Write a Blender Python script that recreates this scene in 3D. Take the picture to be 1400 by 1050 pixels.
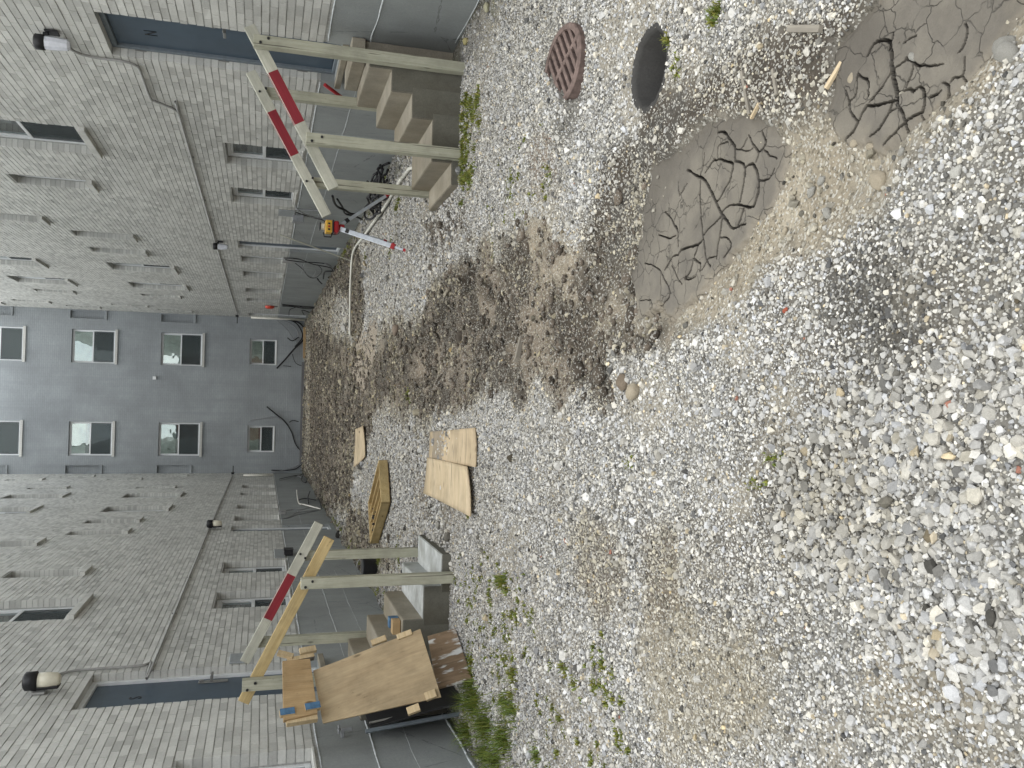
import bpy, bmesh, math, random
import numpy as np
from mathutils import Vector, Matrix
random.seed(7); RNG = np.random.default_rng(7)
for o in list(bpy.data.objects): bpy.data.objects.remove(o)
SC = bpy.context.scene; COL = SC.collection

# ------------------------------------------------------------ camera, sky, sun, exposure
cam = bpy.data.cameras.new('camera'); camo = bpy.data.objects.new('camera', cam); COL.objects.link(camo)
cam.sensor_width = 36; cam.lens = 36*1160/1400; cam.sensor_fit = 'HORIZONTAL'; cam.clip_end = 2000; cam.clip_start = .05
_F = 1160.0
_Y = Vector((-26, 341, _F)).normalized()
_yv = -((-105)*_Y[0] + _F*_Y[2])/_Y[1]
_Z = -Vector((-105, _yv, _F)).normalized()
_X = _Z.cross(_Y)
if _X[0] < 0: _X = -_X
_R = Matrix((_X, _Y, _Z))                      # rows: world axes in (right, up, forward) of the upright picture
ax = _R @ Vector((0, -1, 0)); ay = _R @ Vector((1, 0, 0)); az = -(_R @ Vector((0, 0, 1)))
m = Matrix((ax, ay, az)).transposed().to_4x4(); m.translation = Vector((0, 0, 1.6)); camo.matrix_world = m
SC.camera = camo

W = bpy.data.worlds.new('World'); SC.world = W; W.use_nodes = True
nt = W.node_tree; nt.nodes.clear()
out = nt.nodes.new('ShaderNodeOutputWorld'); bg = nt.nodes.new('ShaderNodeBackground'); sky = nt.nodes.new('ShaderNodeTexSky')
sky.sky_type = 'NISHITA'; sky.sun_disc = False
SUN_EL, SUN_AZ = math.radians(75), math.radians(184)     # azimuth clockwise from +Y (the far end of the yard)
sky.sun_elevation = SUN_EL; sky.sun_rotation = SUN_AZ; sky.air_density = 1.0; sky.dust_density = 1.5
tc = nt.nodes.new('ShaderNodeTexCoord'); mp = nt.nodes.new('ShaderNodeMapping'); mp.inputs['Scale'].default_value = (1, 1, 2.2)
cn = nt.nodes.new('ShaderNodeTexNoise'); cn.inputs['Scale'].default_value = 2.2; cn.inputs['Detail'].default_value = 7; cn.inputs['Roughness'].default_value = .55
cr = nt.nodes.new('ShaderNodeValToRGB'); cr.color_ramp.elements[0].position = .36; cr.color_ramp.elements[1].position = .52
mx = nt.nodes.new('ShaderNodeMix'); mx.data_type = 'RGBA'; mx.inputs['B'].default_value = (10.2, 10.4, 10.2, 1)
nt.links.new(tc.outputs['Generated'], mp.inputs['Vector']); nt.links.new(mp.outputs[0], cn.inputs['Vector'])
nt.links.new(cn.outputs['Fac'], cr.inputs['Fac']); nt.links.new(cr.outputs[0], mx.inputs['Factor'])
nt.links.new(sky.outputs[0], mx.inputs['A']); nt.links.new(mx.outputs['Result'], bg.inputs['Color'])
bg.inputs['Strength'].default_value = .15
nt.links.new(bg.outputs[0], out.inputs[0])
sl = bpy.data.lights.new('sun', 'SUN'); so = bpy.data.objects.new('sun', sl); COL.objects.link(so)
sl.energy = 0.6; sl.angle = math.radians(25); sl.color = (1, .96, .9)
sd = Vector((math.sin(SUN_AZ)*math.cos(SUN_EL), math.cos(SUN_AZ)*math.cos(SUN_EL), math.sin(SUN_EL)))
so.rotation_euler = sd.to_track_quat('Z', 'Y').to_euler()
vs = SC.view_settings; vs.view_transform = 'Standard'; vs.look = 'None'; vs.gamma = 1; vs.use_curve_mapping = False
vs.exposure = 0.84

ZONES = {'soil':[(1.273,8.029),(1.247,6.812),(1.131,5.517),(0.964,4.608),(0.82,4.138),(0.714,3.839),(0.548,3.657),(0.453,3.415),(0.438,3.137),(0.341,3.233),(0.318,3.566),(0.245,3.776),(0.105,3.815),(0.053,4.105),(0.076,4.562),(0.128,5.123),(0.114,5.82),(0.066,6.711),(-0.032,7.893),(0.118,9.101),(0.457,9.621),(0.802,8.747),(1.165,8.584)],'silt':[(1.118,3.594),(1.084,3.29),(1.094,3.06),(1.116,2.857),(1.059,2.602),(0.95,2.423),(0.946,2.265),(0.977,2.158),(1.083,2.092),(1.128,1.998),(1.163,1.855),(0.994,1.508),(0.902,1.488),(0.868,1.568),(0.814,1.655),(0.765,1.724),(0.722,1.824),(0.646,1.905),(0.621,2.055),(0.57,2.223),(0.513,2.415),(0.44,2.589),(0.439,2.787),(0.416,3.073),(0.42,3.414),(0.488,3.741),(0.684,4.132),(0.858,4.248),(0.932,3.848),(1.0,3.673)],'far':[(2.967,31.437),(1.167,16.469),(0.988,12.222),(0.965,9.688),(0.808,7.981),(-0.178,8.239),(-0.044,9.556),(-0.069,12.87),(-0.524,13.24),(-1.126,15.278),(-1.958,15.73),(-2.732,22.034),(-2.173,29.538)],'farright':[(3.302,25.635),(3.37,18.572),(2.976,15.565),(1.91,14.53),(1.266,14.292),(1.149,16.189),(1.715,16.321),(2.385,18.315)],'rstep':[(1.794,6.859),(1.37,6.823),(1.489,8.052),(1.785,9.078),(1.973,8.476)],'lmid':[(-1.829,15.761),(-1.684,13.495),(-1.925,10.384),(-2.675,13.298),(-2.686,16.995)],'lply':[(-0.324,8.299),(-0.373,9.513),(-1.102,9.417),(-1.305,8.115),(-1.082,6.874),(-0.841,6.634),(-0.922,8.157)],'dark':[(0.355,2.116),(0.401,1.99),(0.405,1.771),(0.335,1.675),(0.244,1.652),(0.124,1.745),(0.072,1.929),(0.2,2.05)],'dark2':[(0.376,1.96),(0.464,1.89),(0.447,1.797),(0.34,1.848)],'sandy':[(-0.981,3.52),(-0.817,3.101),(-0.738,2.66),(-0.789,2.393),(-0.991,2.312),(-1.241,2.65),(-1.394,3.024),(-1.252,3.36)],'sandy2':[(-0.697,2.071),(-0.615,1.922),(-0.563,1.605),(-0.714,1.604),(-0.845,1.813),(-0.85,2.038)],'brown1':[(-0.671,4.288),(-0.565,4.078),(-0.562,3.789),(-0.705,3.611),(-0.903,3.604),(-0.998,3.864),(-0.86,4.065)],'brown2':[(-0.569,3.382),(-0.507,3.175),(-0.701,3.105),(-0.878,3.231),(-0.749,3.34)],'brown3':[(-0.187,2.488),(-0.082,2.326),(-0.051,2.079),(-0.147,1.955),(-0.271,1.984),(-0.381,2.175),(-0.369,2.401)],'coarse':[(-0.133,2.405),(0.011,2.18),(0.274,1.468),(0.252,1.297),(-0.619,1.298),(-0.618,1.466),(-0.616,1.789),(-0.51,2.173),(-0.422,2.441)],'damp':[(1.225,3.859),(1.265,3.519),(1.408,3.446),(1.279,2.917),(1.257,2.514),(1.209,2.232),(1.17,1.998),(1.02,1.937),(0.953,2.091),(0.948,2.342),(1.085,2.802),(1.073,3.091),(0.941,3.286),(0.746,3.425),(0.548,3.657),(0.53,4.126),(0.898,4.249)],'tan':[(0.95,2.423),(0.821,2.156),(0.738,1.878),(0.805,1.632),(0.943,1.469),(0.844,1.432),(0.713,1.677),(0.606,1.905),(0.532,2.259),(0.414,2.589),(0.374,2.952),(0.475,3.075),(0.654,2.641),(0.741,2.461)],'pit1':[(1.325,7.089),(1.212,6.607),(1.066,6.498),(0.97,6.737),(1.071,7.123),(1.152,6.909)],'pit2':[(0.966,6.442),(0.909,6.06),(0.832,6.096),(0.873,6.388)],'pit3':[(0.853,8.629),(0.984,7.86),(0.916,7.558),(0.762,8.267)],'pale':[(1.096,16.453),(1.249,14.078),(1.185,12.665),(0.703,12.835),(0.619,13.458),(0.102,13.85),(0.171,14.958),(0.742,16.369)],'streak':[(0.197,9.11),(0.351,7.933),(0.48,6.958),(0.536,7.247),(0.438,8.307),(0.319,9.217)],'island':[(1.489,9.507),(1.323,8.035),(1.16,7.131),(1.024,7.204),(1.008,8.002),(1.219,9.011)],'silt2':[(1.083,5.26),(1.126,4.885),(1.057,4.257),(0.841,3.844),(0.582,3.658),(0.369,3.568),(0.319,3.824),(0.472,4.123),(0.649,4.468),(0.809,5.012)],'bits':[(1.769,5.302),(1.609,4.773),(1.351,4.628),(1.414,5.046)]}
MUD1 = [(1.082,3.398),(1.113,3.124),(1.122,2.857),(0.998,2.532),(0.875,2.413),(0.741,2.461),(0.659,2.603),(0.589,2.713),(0.527,2.87),(0.486,3.044),(0.409,3.235),(0.418,3.553),(0.617,3.659),(0.864,3.521)]
MUD2 = [(1.104,2.142),(1.138,2.044),(1.177,1.968),(1.176,1.802),(1.035,1.488),(0.932,1.517),(0.837,1.621),(0.797,1.737),(0.745,1.851),(0.752,1.979),(0.811,2.122),(0.945,2.192)]
CRACKS = [(1.4,[(0.978,3.088),(0.943,3.026),(0.908,2.957),(0.867,2.915),(0.797,2.857),(0.741,2.817),(0.696,2.771),(0.666,2.726),(0.668,2.69),(0.671,2.648)]),(0.9,[(0.91,2.974),(0.838,2.98),(0.753,2.97),(0.685,2.959),(0.675,2.951),(0.585,2.924),(0.553,2.895)]),(1.2,[(0.931,2.941),(0.952,2.901),(0.953,2.837),(0.928,2.776),(0.903,2.742),(0.862,2.752),(0.826,2.796),(0.797,2.849)]),(1.3,[(1.06,2.848),(1.049,2.809),(1.002,2.755),(0.97,2.725),(0.942,2.721),(0.915,2.728),(0.894,2.681),(0.874,2.656),(0.82,2.662),(0.775,2.678),(0.751,2.692)]),(1.3,[(0.876,2.656),(0.875,2.611),(0.848,2.584),(0.807,2.57),(0.761,2.576),(0.72,2.602),(0.724,2.636),(0.739,2.677),(0.759,2.735),(0.76,2.779),(0.752,2.813)]),(0.7,[(0.804,2.57),(0.795,2.506),(0.815,2.475)]),(0.7,[(0.983,2.63),(0.936,2.599),(0.903,2.572),(0.915,2.54),(0.93,2.527),(0.97,2.554)]),(0.45,[(0.901,2.539),(0.873,2.507),(0.849,2.463)]),(0.45,[(0.957,2.845),(1.006,2.848),(1.008,2.815),(0.997,2.77)]),(0.8,[(0.732,2.663),(0.693,2.684),(0.668,2.711)]),(0.9,[(0.732,2.824),(0.711,2.887),(0.685,2.959)]),(1.0,[(0.728,2.813),(0.699,2.824),(0.665,2.831),(0.642,2.834),(0.577,2.848)]),(1.0,[(0.849,3.278),(0.795,3.213),(0.751,3.169),(0.728,3.159),(0.68,3.158)]),(0.5,[(0.814,3.176),(0.792,3.199)]),(0.45,[(0.961,2.721),(0.944,2.682),(0.975,2.641)]),(0.4,[(0.944,2.682),(0.926,2.626),(0.931,2.606)]),(0.4,[(0.929,2.982),(0.968,2.958),(1.011,2.951)]),(0.35,[(0.951,3.165),(0.888,3.159),(0.925,3.096)]),(0.6,[(0.903,2.572),(0.886,2.578),(0.875,2.591)]),(1.4,[(0.675,2.951),(0.654,2.992),(0.66,3.071),(0.661,3.134),(0.645,3.157)]),(0.8,[(0.645,3.157),(0.643,3.209),(0.625,3.247),(0.604,3.286)]),(0.8,[(0.65,2.992),(0.606,3.025),(0.581,2.974),(0.552,2.973)]),(0.7,[(0.604,3.025),(0.564,3.05),(0.536,3.103),(0.532,3.058),(0.537,3.006)]),(0.7,[(0.584,2.916),(0.585,2.852)]),(0.7,[(0.654,2.826),(0.646,2.784),(0.62,2.747),(0.593,2.761),(0.576,2.794)]),(0.6,[(0.663,3.488),(0.642,3.411),(0.601,3.326),(0.543,3.264),(0.495,3.233),(0.467,3.262),(0.448,3.306),(0.456,3.357)]),(0.4,[(0.607,3.217),(0.562,3.178),(0.52,3.13)]),(0.4,[(0.623,3.151),(0.564,3.164)]),(0.35,[(0.5,3.538),(0.483,3.416),(0.447,3.404)]),(0.8,[(0.728,3.182),(0.724,3.221),(0.736,3.27),(0.768,3.347)]),(0.5,[(0.58,2.916),(0.551,2.964)]),(0.35,[(0.601,3.326),(0.532,3.314),(0.478,3.317)]),(1.2,[(1.026,2.017),(1.043,1.993),(1.042,1.96),(1.024,1.928),(0.978,1.921),(0.941,1.914),(0.902,1.904),(0.861,1.895),(0.835,1.891),(0.804,1.873),(0.755,1.856)]),(0.7,[(0.941,1.914),(0.949,1.87),(0.956,1.866),(0.931,1.836),(0.921,1.823)]),(0.35,[(0.921,1.823),(0.904,1.779),(0.892,1.736)]),(0.6,[(0.941,1.916),(0.916,1.95),(0.884,2.006)]),(1.1,[(0.855,1.895),(0.856,1.94),(0.869,1.987),(0.874,2.02),(0.845,2.049),(0.827,2.074),(0.812,2.105)]),(0.9,[(0.87,1.893),(0.865,1.852),(0.854,1.84),(0.862,1.815),(0.841,1.802),(0.793,1.804),(0.792,1.814),(0.786,1.847),(0.783,1.866),(0.765,1.917),(0.749,1.948)]),(0.7,[(0.982,2.058),(0.955,2.021),(0.928,2.011),(0.903,2.013)]),(0.4,[(0.982,2.061),(0.936,2.06),(0.918,2.086)]),(0.6,[(0.954,2.109),(0.916,2.091),(0.884,2.085),(0.848,2.057)]),(0.7,[(0.853,1.917),(0.831,1.926),(0.796,1.967),(0.788,2.005)]),(0.5,[(0.83,1.924),(0.831,1.893)]),(0.6,[(0.842,1.739),(0.832,1.72),(0.81,1.716),(0.784,1.726),(0.758,1.743),(0.754,1.762),(0.774,1.782)]),(0.6,[(0.821,1.784),(0.819,1.766),(0.823,1.745)]),(0.5,[(0.962,1.666),(0.924,1.662),(0.908,1.673),(0.903,1.687)]),(0.5,[(0.881,1.667),(0.839,1.67),(0.844,1.698),(0.838,1.713)]),(0.4,[(0.838,1.67),(0.816,1.661)]),(0.4,[(1.002,1.879),(1.004,1.853),(1.003,1.828)]),(0.4,[(0.932,1.84),(0.902,1.844),(0.876,1.865)]),(0.4,[(0.786,1.81),(0.757,1.796)]),(0.4,[(1.027,1.923),(1.046,1.915)])]
CABLES = [('hoseR',0.022,'black',[(3.1,12.799,0.68),(3.1,13.209,0.622),(3.1,13.498,0.543),(3.1,13.664,0.426),(3.1,13.893,0.311),(3.1,13.912,0.216)]),('hoseR',0.018,'black',[(3.12,13.055,0.592),(3.12,13.56,0.47),(3.12,14.013,0.383),(3.12,14.124,0.23),(3.12,14.354,0.072)]),('wireR',0.012,'grey',[(3.2,14.131,1.169),(3.2,14.529,1.06),(3.2,14.812,0.89),(3.2,14.918,0.7),(3.2,14.922,0.551)]),('wireR',0.01,'black',[(3.2,14.565,1.153),(3.2,14.737,1.003),(3.2,14.906,0.824),(3.2,15.14,0.635),(3.2,16.097,0.529),(3.2,16.158,0.323),(3.2,15.344,0.339)]),('conduitR',0.016,'grey',[(3.2,14.345,1.161),(3.2,14.329,0.975),(3.2,14.313,0.787)]),('cabC2',0.012,'black',[(3.2,19.289,1.224),(3.2,19.299,0.91),(3.2,19.888,0.561),(3.2,20.202,0.186),(3.2,20.768,-0.029)]),('cabC2',0.012,'black',[(3.18,19.366,1.199),(3.18,19.537,0.878),(3.18,19.508,0.559),(3.18,19.691,0.24),(3.18,20.925,-0.077)]),('cabC2',0.014,'grey',[(3.18,19.545,0.396),(3.18,19.685,0.224),(3.18,20.721,0.009),(3.18,21.654,-0.138)]),('cabC2',0.009,'black',[(3.2,19.905,0.961),(3.2,20.77,0.755),(3.2,21.83,0.581),(3.2,22.032,0.415),(3.2,21.442,0.325),(3.2,20.591,0.328),(3.2,19.915,0.471)]),('cabC2',0.009,'grey',[(3.2,20.055,0.808),(3.2,21.376,0.664),(3.2,21.801,0.482),(3.2,20.799,0.435)]),('cabC2',0.02,'black',[(3.1,20.116,0.123),(3.1,20.297,0.278),(3.1,21.38,0.239)]),('cabC2',0.02,'black',[(3.1,21.439,0.376),(3.1,21.807,0.318),(3.1,22.308,0.213)]),('cabC3',0.014,'black',[(3.19,28.24,1.071),(3.19,28.408,0.746),(3.19,28.537,0.323),(3.19,28.602,-0.008)]),('cabC3',0.014,'black',[(3.19,28.514,1.065),(3.19,28.622,0.739),(3.19,28.863,0.308),(3.19,28.821,-0.021)]),('cabC3',0.014,'black',[(3.19,28.794,1.059),(3.19,28.839,0.732),(3.19,29.197,0.292),(3.19,29.042,-0.034)]),('cabC3',0.015,'black',[(3.15,28.243,0.475),(3.15,28.783,0.686),(3.15,29.528,0.804),(3.15,31.257,0.778)]),('cabC3',0.018,'black',[(3.15,29.928,0.134),(3.15,29.338,0.404),(3.15,31.003,0.256)]),('farR',0.03,'black',[(3.279,33.7,1.21),(3.21,33.7,0.654),(3.08,33.7,0.271),(2.749,33.7,0.076),(2.459,33.7,0.162),(2.107,33.7,0.482),(1.704,33.7,0.799),(1.334,33.7,1.115)]),('farR',0.022,'black',[(3.26,33.7,1.199),(3.226,33.7,0.737),(3.071,33.7,0.405),(2.74,33.7,0.205),(2.485,33.7,0.226),(2.193,33.7,0.465)]),('farR',0.016,'grey',[(3.26,33.7,1.199),(3.164,33.7,0.844),(2.982,33.7,0.512),(2.706,33.7,0.341),(2.451,33.7,0.362)]),('farR',0.016,'grey',[(3.177,33.7,1.17),(2.857,33.7,0.782),(2.528,33.7,0.556),(2.31,33.7,0.359)]),('farR',0.02,'black',[(2.528,33.7,0.749),(2.415,33.7,0.561),(2.568,33.7,0.33)]),('farR',0.012,'black',[(1.907,33.7,0.548),(1.573,33.7,0.423),(1.441,33.7,0.137)]),('farR',0.012,'black',[(1.445,33.7,0.882),(1.427,33.7,0.583)]),('farL',0.028,'black',[(-0.137,33.7,1.447),(-0.44,33.7,1.07),(-0.724,33.7,0.739),(-1.106,33.7,0.496),(-1.54,33.7,0.346),(-1.876,33.7,0.102)]),('farL',0.02,'grey',[(-0.671,33.7,2.028),(-0.593,33.7,1.62),(-0.538,33.7,1.068),(-0.741,33.7,0.719),(-1.131,33.7,0.465),(-1.523,33.7,0.319),(-1.888,33.7,0.091)]),('farL',0.016,'black',[(-0.722,33.7,0.6),(-0.65,33.7,0.46),(-0.695,33.7,0.249)]),('farL',0.02,'grey',[(-1.54,33.7,0.346),(-2.02,33.7,0.099),(-2.357,33.7,0.233),(-2.549,33.7,0.739),(-2.615,33.7,1.201)]),('farL',0.02,'black',[(-2.559,33.7,1.213),(-2.561,33.7,0.701),(-2.506,33.7,0.322),(-2.31,33.7,0.053)]),('lw1',0.02,'white',[(-2.6,26.396,0.547),(-2.6,23.077,0.623),(-2.6,22.608,0.5),(-2.6,21.614,0.152)]),('lw1',0.018,'black',[(-2.6,23.6,0.608),(-2.6,23.951,0.497),(-2.6,24.029,0.368),(-2.6,23.601,0.158)]),('lw1',0.018,'black',[(-2.6,25.984,0.182),(-2.6,24.307,0.323),(-2.6,22.876,0.376)]),('lw1',0.014,'black',[(-2.6,25.884,-0.158),(-2.6,23.717,0.062),(-2.6,21.565,0.125)]),('lw2',0.012,'grey',[(-2.6,19.859,1.139),(-2.6,20.011,0.959),(-2.6,20.47,0.769),(-2.6,20.888,0.511),(-2.6,21.361,0.168)]),('lw2',0.012,'grey',[(-2.58,19.704,1.126),(-2.58,19.982,0.944),(-2.58,20.719,0.76),(-2.58,21.009,0.505),(-2.58,21.197,0.179)]),('lw2',0.012,'grey',[(-2.6,21.113,1.114),(-2.6,21.514,0.864),(-2.6,21.486,0.656),(-2.6,21.906,0.389)]),('lw3',0.014,'black',[(-2.6,30.268,0.979),(-2.6,31.148,0.638),(-2.6,31.765,0.364),(-2.6,30.813,0.224),(-2.6,29.356,0.191)]),('lw3',0.014,'grey',[(-2.6,29.695,0.99),(-2.6,30.54,0.655),(-2.6,31.445,0.375),(-2.6,30.813,0.224),(-2.6,29.356,0.191)]),('lw3',0.018,'black',[(-2.5,30.536,0.288),(-2.5,31.164,0.135),(-2.5,28.775,0.313),(-2.5,27.701,0.224),(-2.5,29.325,0.099)])]
WEEDS = [(2.509,6.663,0.12,0.05),(2.314,6.526,0.12,0.05),(2.106,6.938,0.14,0.07),(1.898,6.738,0.14,0.05),(1.436,5.537,0.07,0.03),(1.561,5.635,0.06,0.03),(1.336,4.826,0.07,0.03),(1.506,2.785,0.06,0.05),(1.546,3.249,0.05,0.05),(1.437,3.101,0.04,0.03),(-1.199,5.54,0.1,0.09),(-1.371,5.871,0.1,0.04),(-1.303,4.963,0.07,0.03),(-1.584,5.514,0.08,0.03),(-1.489,4.996,0.06,0.03),(-1.396,4.31,0.07,0.04),(-1.351,3.758,0.07,0.03),(-1.703,4.411,0.06,0.04),(-1.523,3.581,0.07,0.04),(-1.343,3.896,0.05,0.04),(-1.793,5.326,0.12,0.05),(-0.151,2.396,0.03,0.035),(-0.249,2.509,0.03,0.02),(-0.251,3.587,0.04,0.02),(-1.831,10.107,0.15,0.05),(-2.159,11.685,0.14,0.05),(-0.841,6.634,0.06,0.03),(-1.491,7.115,0.05,0.03),(-2.086,6.528,0.08,0.05),(2.502,14.327,0.12,0.06),(2.147,11.316,0.12,0.05),(0.081,9.724,0.1,0.04),(2.559,10.738,0.14,0.06),(0.461,3.492,0.02,0.015),(0.174,3.298,0.03,0.015),(-1.577,10.144,0.1,0.03),(-1.269,6.911,0.04,0.03),(-1.667,6.563,0.05,0.03),(3.958,18.725,0.2,0.1)]
GRASS = [(-2.229,6.278,0.16,0.24),(-2.274,5.947,0.16,0.2),(-2.526,6.49,0.12,0.2),(-2.2,5.472,0.16,0.16),(-1.954,5.316,0.14,0.1),(-2.411,5.64,0.14,0.16),(-2.132,6.403,0.08,0.16),(-2.045,4.777,0.1,0.08),(-1.965,5.488,0.12,0.1),(-2.476,5.931,0.14,0.14),(-1.199,5.54,0.06,0.1)]

R, L, D = 3.267, -2.672, 33.8
YS = 3.2          # the two wings begin here, the yard is open behind the camera
TOP = 11.5

# ------------------------------------------------------------ node helpers
def rgb(c): return (c[0], c[1], c[2], 1)
class Mat:
    def __init__(s, name, rough=.8, spec=.3):
        s.m = bpy.data.materials.new(name); s.m.use_nodes = True; s.t = s.m.node_tree; s.n = s.t.nodes
        s.b = s.n['Principled BSDF']; s.b.inputs['Roughness'].default_value = rough; s.b.inputs['Specular IOR Level'].default_value = spec
        s.o = s.n['Material Output']; s.h = None; s.tc = s.n.new('ShaderNodeTexCoord'); s.src = s.tc.outputs['Object']
    def link(s, a, b): s.t.links.new(a, b)
    def world(s):
        g = s.n.new('ShaderNodeNewGeometry'); s.src = g.outputs['Position']; return s
    def mapv(s, scale=(1, 1, 1), loc=(0, 0, 0)):
        k = s.n.new('ShaderNodeMapping'); k.inputs['Scale'].default_value = scale; k.inputs['Location'].default_value = loc
        s.link(s.src, k.inputs['Vector']); return k.outputs[0]
    def noise(s, scale=5, detail=4, rough=.55, vec=None, dist=0):
        k = s.n.new('ShaderNodeTexNoise'); k.inputs['Scale'].default_value = scale; k.inputs['Detail'].default_value = detail
        k.inputs['Roughness'].default_value = rough; k.inputs['Distortion'].default_value = dist
        s.link(vec or s.src, k.inputs['Vector']); return k.outputs['Fac']
    def voro(s, scale=5, vec=None, feat='F1', out='Distance', rnd=1):
        k = s.n.new('ShaderNodeTexVoronoi'); k.feature = feat; k.inputs['Scale'].default_value = scale; k.inputs['Randomness'].default_value = rnd
        s.link(vec or s.src, k.inputs['Vector']); return k.outputs[out]
    def ramp(s, fac, *st):
        k = s.n.new('ShaderNodeValToRGB'); e = k.color_ramp.elements
        while len(e) < len(st): e.new(.5)
        for i, (p, c) in enumerate(st):
            e[i].position = p; e[i].color = rgb(c) if hasattr(c, '__len__') else (c, c, c, 1)
        s.link(fac, k.inputs['Fac']); return k.outputs[0]
    def mix(s, fac, a, b, mode='MIX'):
        k = s.n.new('ShaderNodeMix'); k.data_type = 'RGBA'; k.blend_type = mode
        for sock, v in (('Factor', fac), ('A', a), ('B', b)):
            if isinstance(v, (int, float)): k.inputs[sock].default_value = v if sock == 'Factor' else (v, v, v, 1)
            elif isinstance(v, tuple): k.inputs[sock].default_value = rgb(v)
            else: s.link(v, k.inputs[sock])
        return k.outputs['Result']
    def math(s, op, a, b=0.0, c=None):
        k = s.n.new('ShaderNodeMath'); k.operation = op
        for i, v in enumerate((a, b) if c is None else (a, b, c)):
            if isinstance(v, (int, float)): k.inputs[i].default_value = v
            else: s.link(v, k.inputs[i])
        return k.outputs[0]
    def attr(s, name, kind='GEOMETRY', out='Color'):
        k = s.n.new('ShaderNodeAttribute'); k.attribute_name = name; k.attribute_type = kind; return k.outputs[out]
    def rand(s): return s.n.new('ShaderNodeObjectInfo').outputs['Random']
    def col(s, v):
        if isinstance(v, tuple): s.b.inputs['Base Color'].default_value = rgb(v)
        else: s.link(v, s.b.inputs['Base Color'])
        return s
    def bump(s, h, dist=.002, strength=1.0):
        k = s.n.new('ShaderNodeBump'); k.inputs['Strength'].default_value = strength; k.inputs['Distance'].default_value = dist
        s.link(h, k.inputs['Height'])
        if s.h: s.link(s.h, k.inputs['Normal'])
        s.h = k.outputs[0]; s.link(s.h, s.b.inputs['Normal']); return s
    def roughv(s, v): s.link(v, s.b.inputs['Roughness']); return s

def simple(name, c, rough=.6, spec=.3, metal=0, var=.12, scale=30, bump=.0006):
    a = Mat(name, rough, spec); a.b.inputs['Metallic'].default_value = metal
    n = a.noise(scale, 5)
    a.col(a.ramp(n, (.3, tuple(x*(1-var) for x in c)), (.7, tuple(min(1, x*(1+var)) for x in c))))
    if bump: a.bump(n, bump)
    return a.m

def wood(name, c1, c2, dark=(.06, .05, .04), grain=22, knots=True, rough=.75, crack=.5):
    a = Mat(name, rough, .2)
    r = a.rand(); add = a.n.new('ShaderNodeVectorMath'); add.operation = 'ADD'
    k = a.n.new('ShaderNodeCombineXYZ'); a.link(a.math('MULTIPLY', r, 37.0), k.inputs[0]); a.link(a.math('MULTIPLY', r, 11.0), k.inputs[2])
    a.link(a.src, add.inputs[0]); a.link(k.outputs[0], add.inputs[1]); a.src = add.outputs[0]
    g = a.noise(1, 6, .6, a.mapv((1.3, grain, grain)), 1.2)
    f = a.noise(1, 3, .7, a.mapv((6, grain*9, grain*9)))
    c = a.ramp(g, (.28, c1), (.72, c2))
    c = a.mix(.35, c, a.ramp(f, (.3, .45), (.7, 1.0)), 'MULTIPLY')
    big = a.noise(3.1, 5, .65); c = a.mix(.75, c, a.ramp(big, (.32, .62), (.6, 1.0)), 'MULTIPLY'); sm = a.noise(1, 4, .7, a.mapv((9, 22, 22), (4, 4, 4))); c = a.mix(a.ramp(sm, (.66, 0), (.72, .55)), c, tuple(x*.35 for x in c1))
    if knots:
        v = a.voro(1, a.mapv((3.2, 9, 9)))
        c = a.mix(a.ramp(v, (.05, 1), (.13, 0)), c, tuple(x*.4 for x in c1))
    s = a.noise(1, 2, .5, a.mapv((1.6, grain*2.4, grain*2.4)), .4)
    ck = a.ramp(s, (.66, 0), (.70, 1)); c = a.mix(a.math('MULTIPLY', ck, crack), c, dark)
    a.col(c); a.bump(f, .0006); a.bump(ck, -.0012 if False else .001, .6); return a.m

def concrete(name, c, stain=(.5, .45, .36), sc=1.0, amt=.5, rough=.9):
    a = Mat(name, rough, .2)
    n = a.noise(3*sc, 8, .65); f = a.noise(90*sc, 4, .7); v = a.voro(160*sc)
    x = a.ramp(n, (.3, tuple(q*.72 for q in c)), (.55, c), (.75, tuple(min(1, q*1.2) for q in c)))
    x = a.mix(.5, x, a.ramp(f, (.3, .6), (.7, 1.1)), 'MULTIPLY')
    st = a.noise(1.4*sc, 5, .6, a.mapv((1, 1, .6), (5, 2, 1)))
    x = a.mix(a.math('MULTIPLY', a.ramp(st, (.45, 0), (.65, 1)), amt), x, tuple(q*w for q, w in zip(c, stain)))
    a.col(x); a.bump(f, .0015); a.bump(v, .0006, .5); return a.m

M = {}
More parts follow.
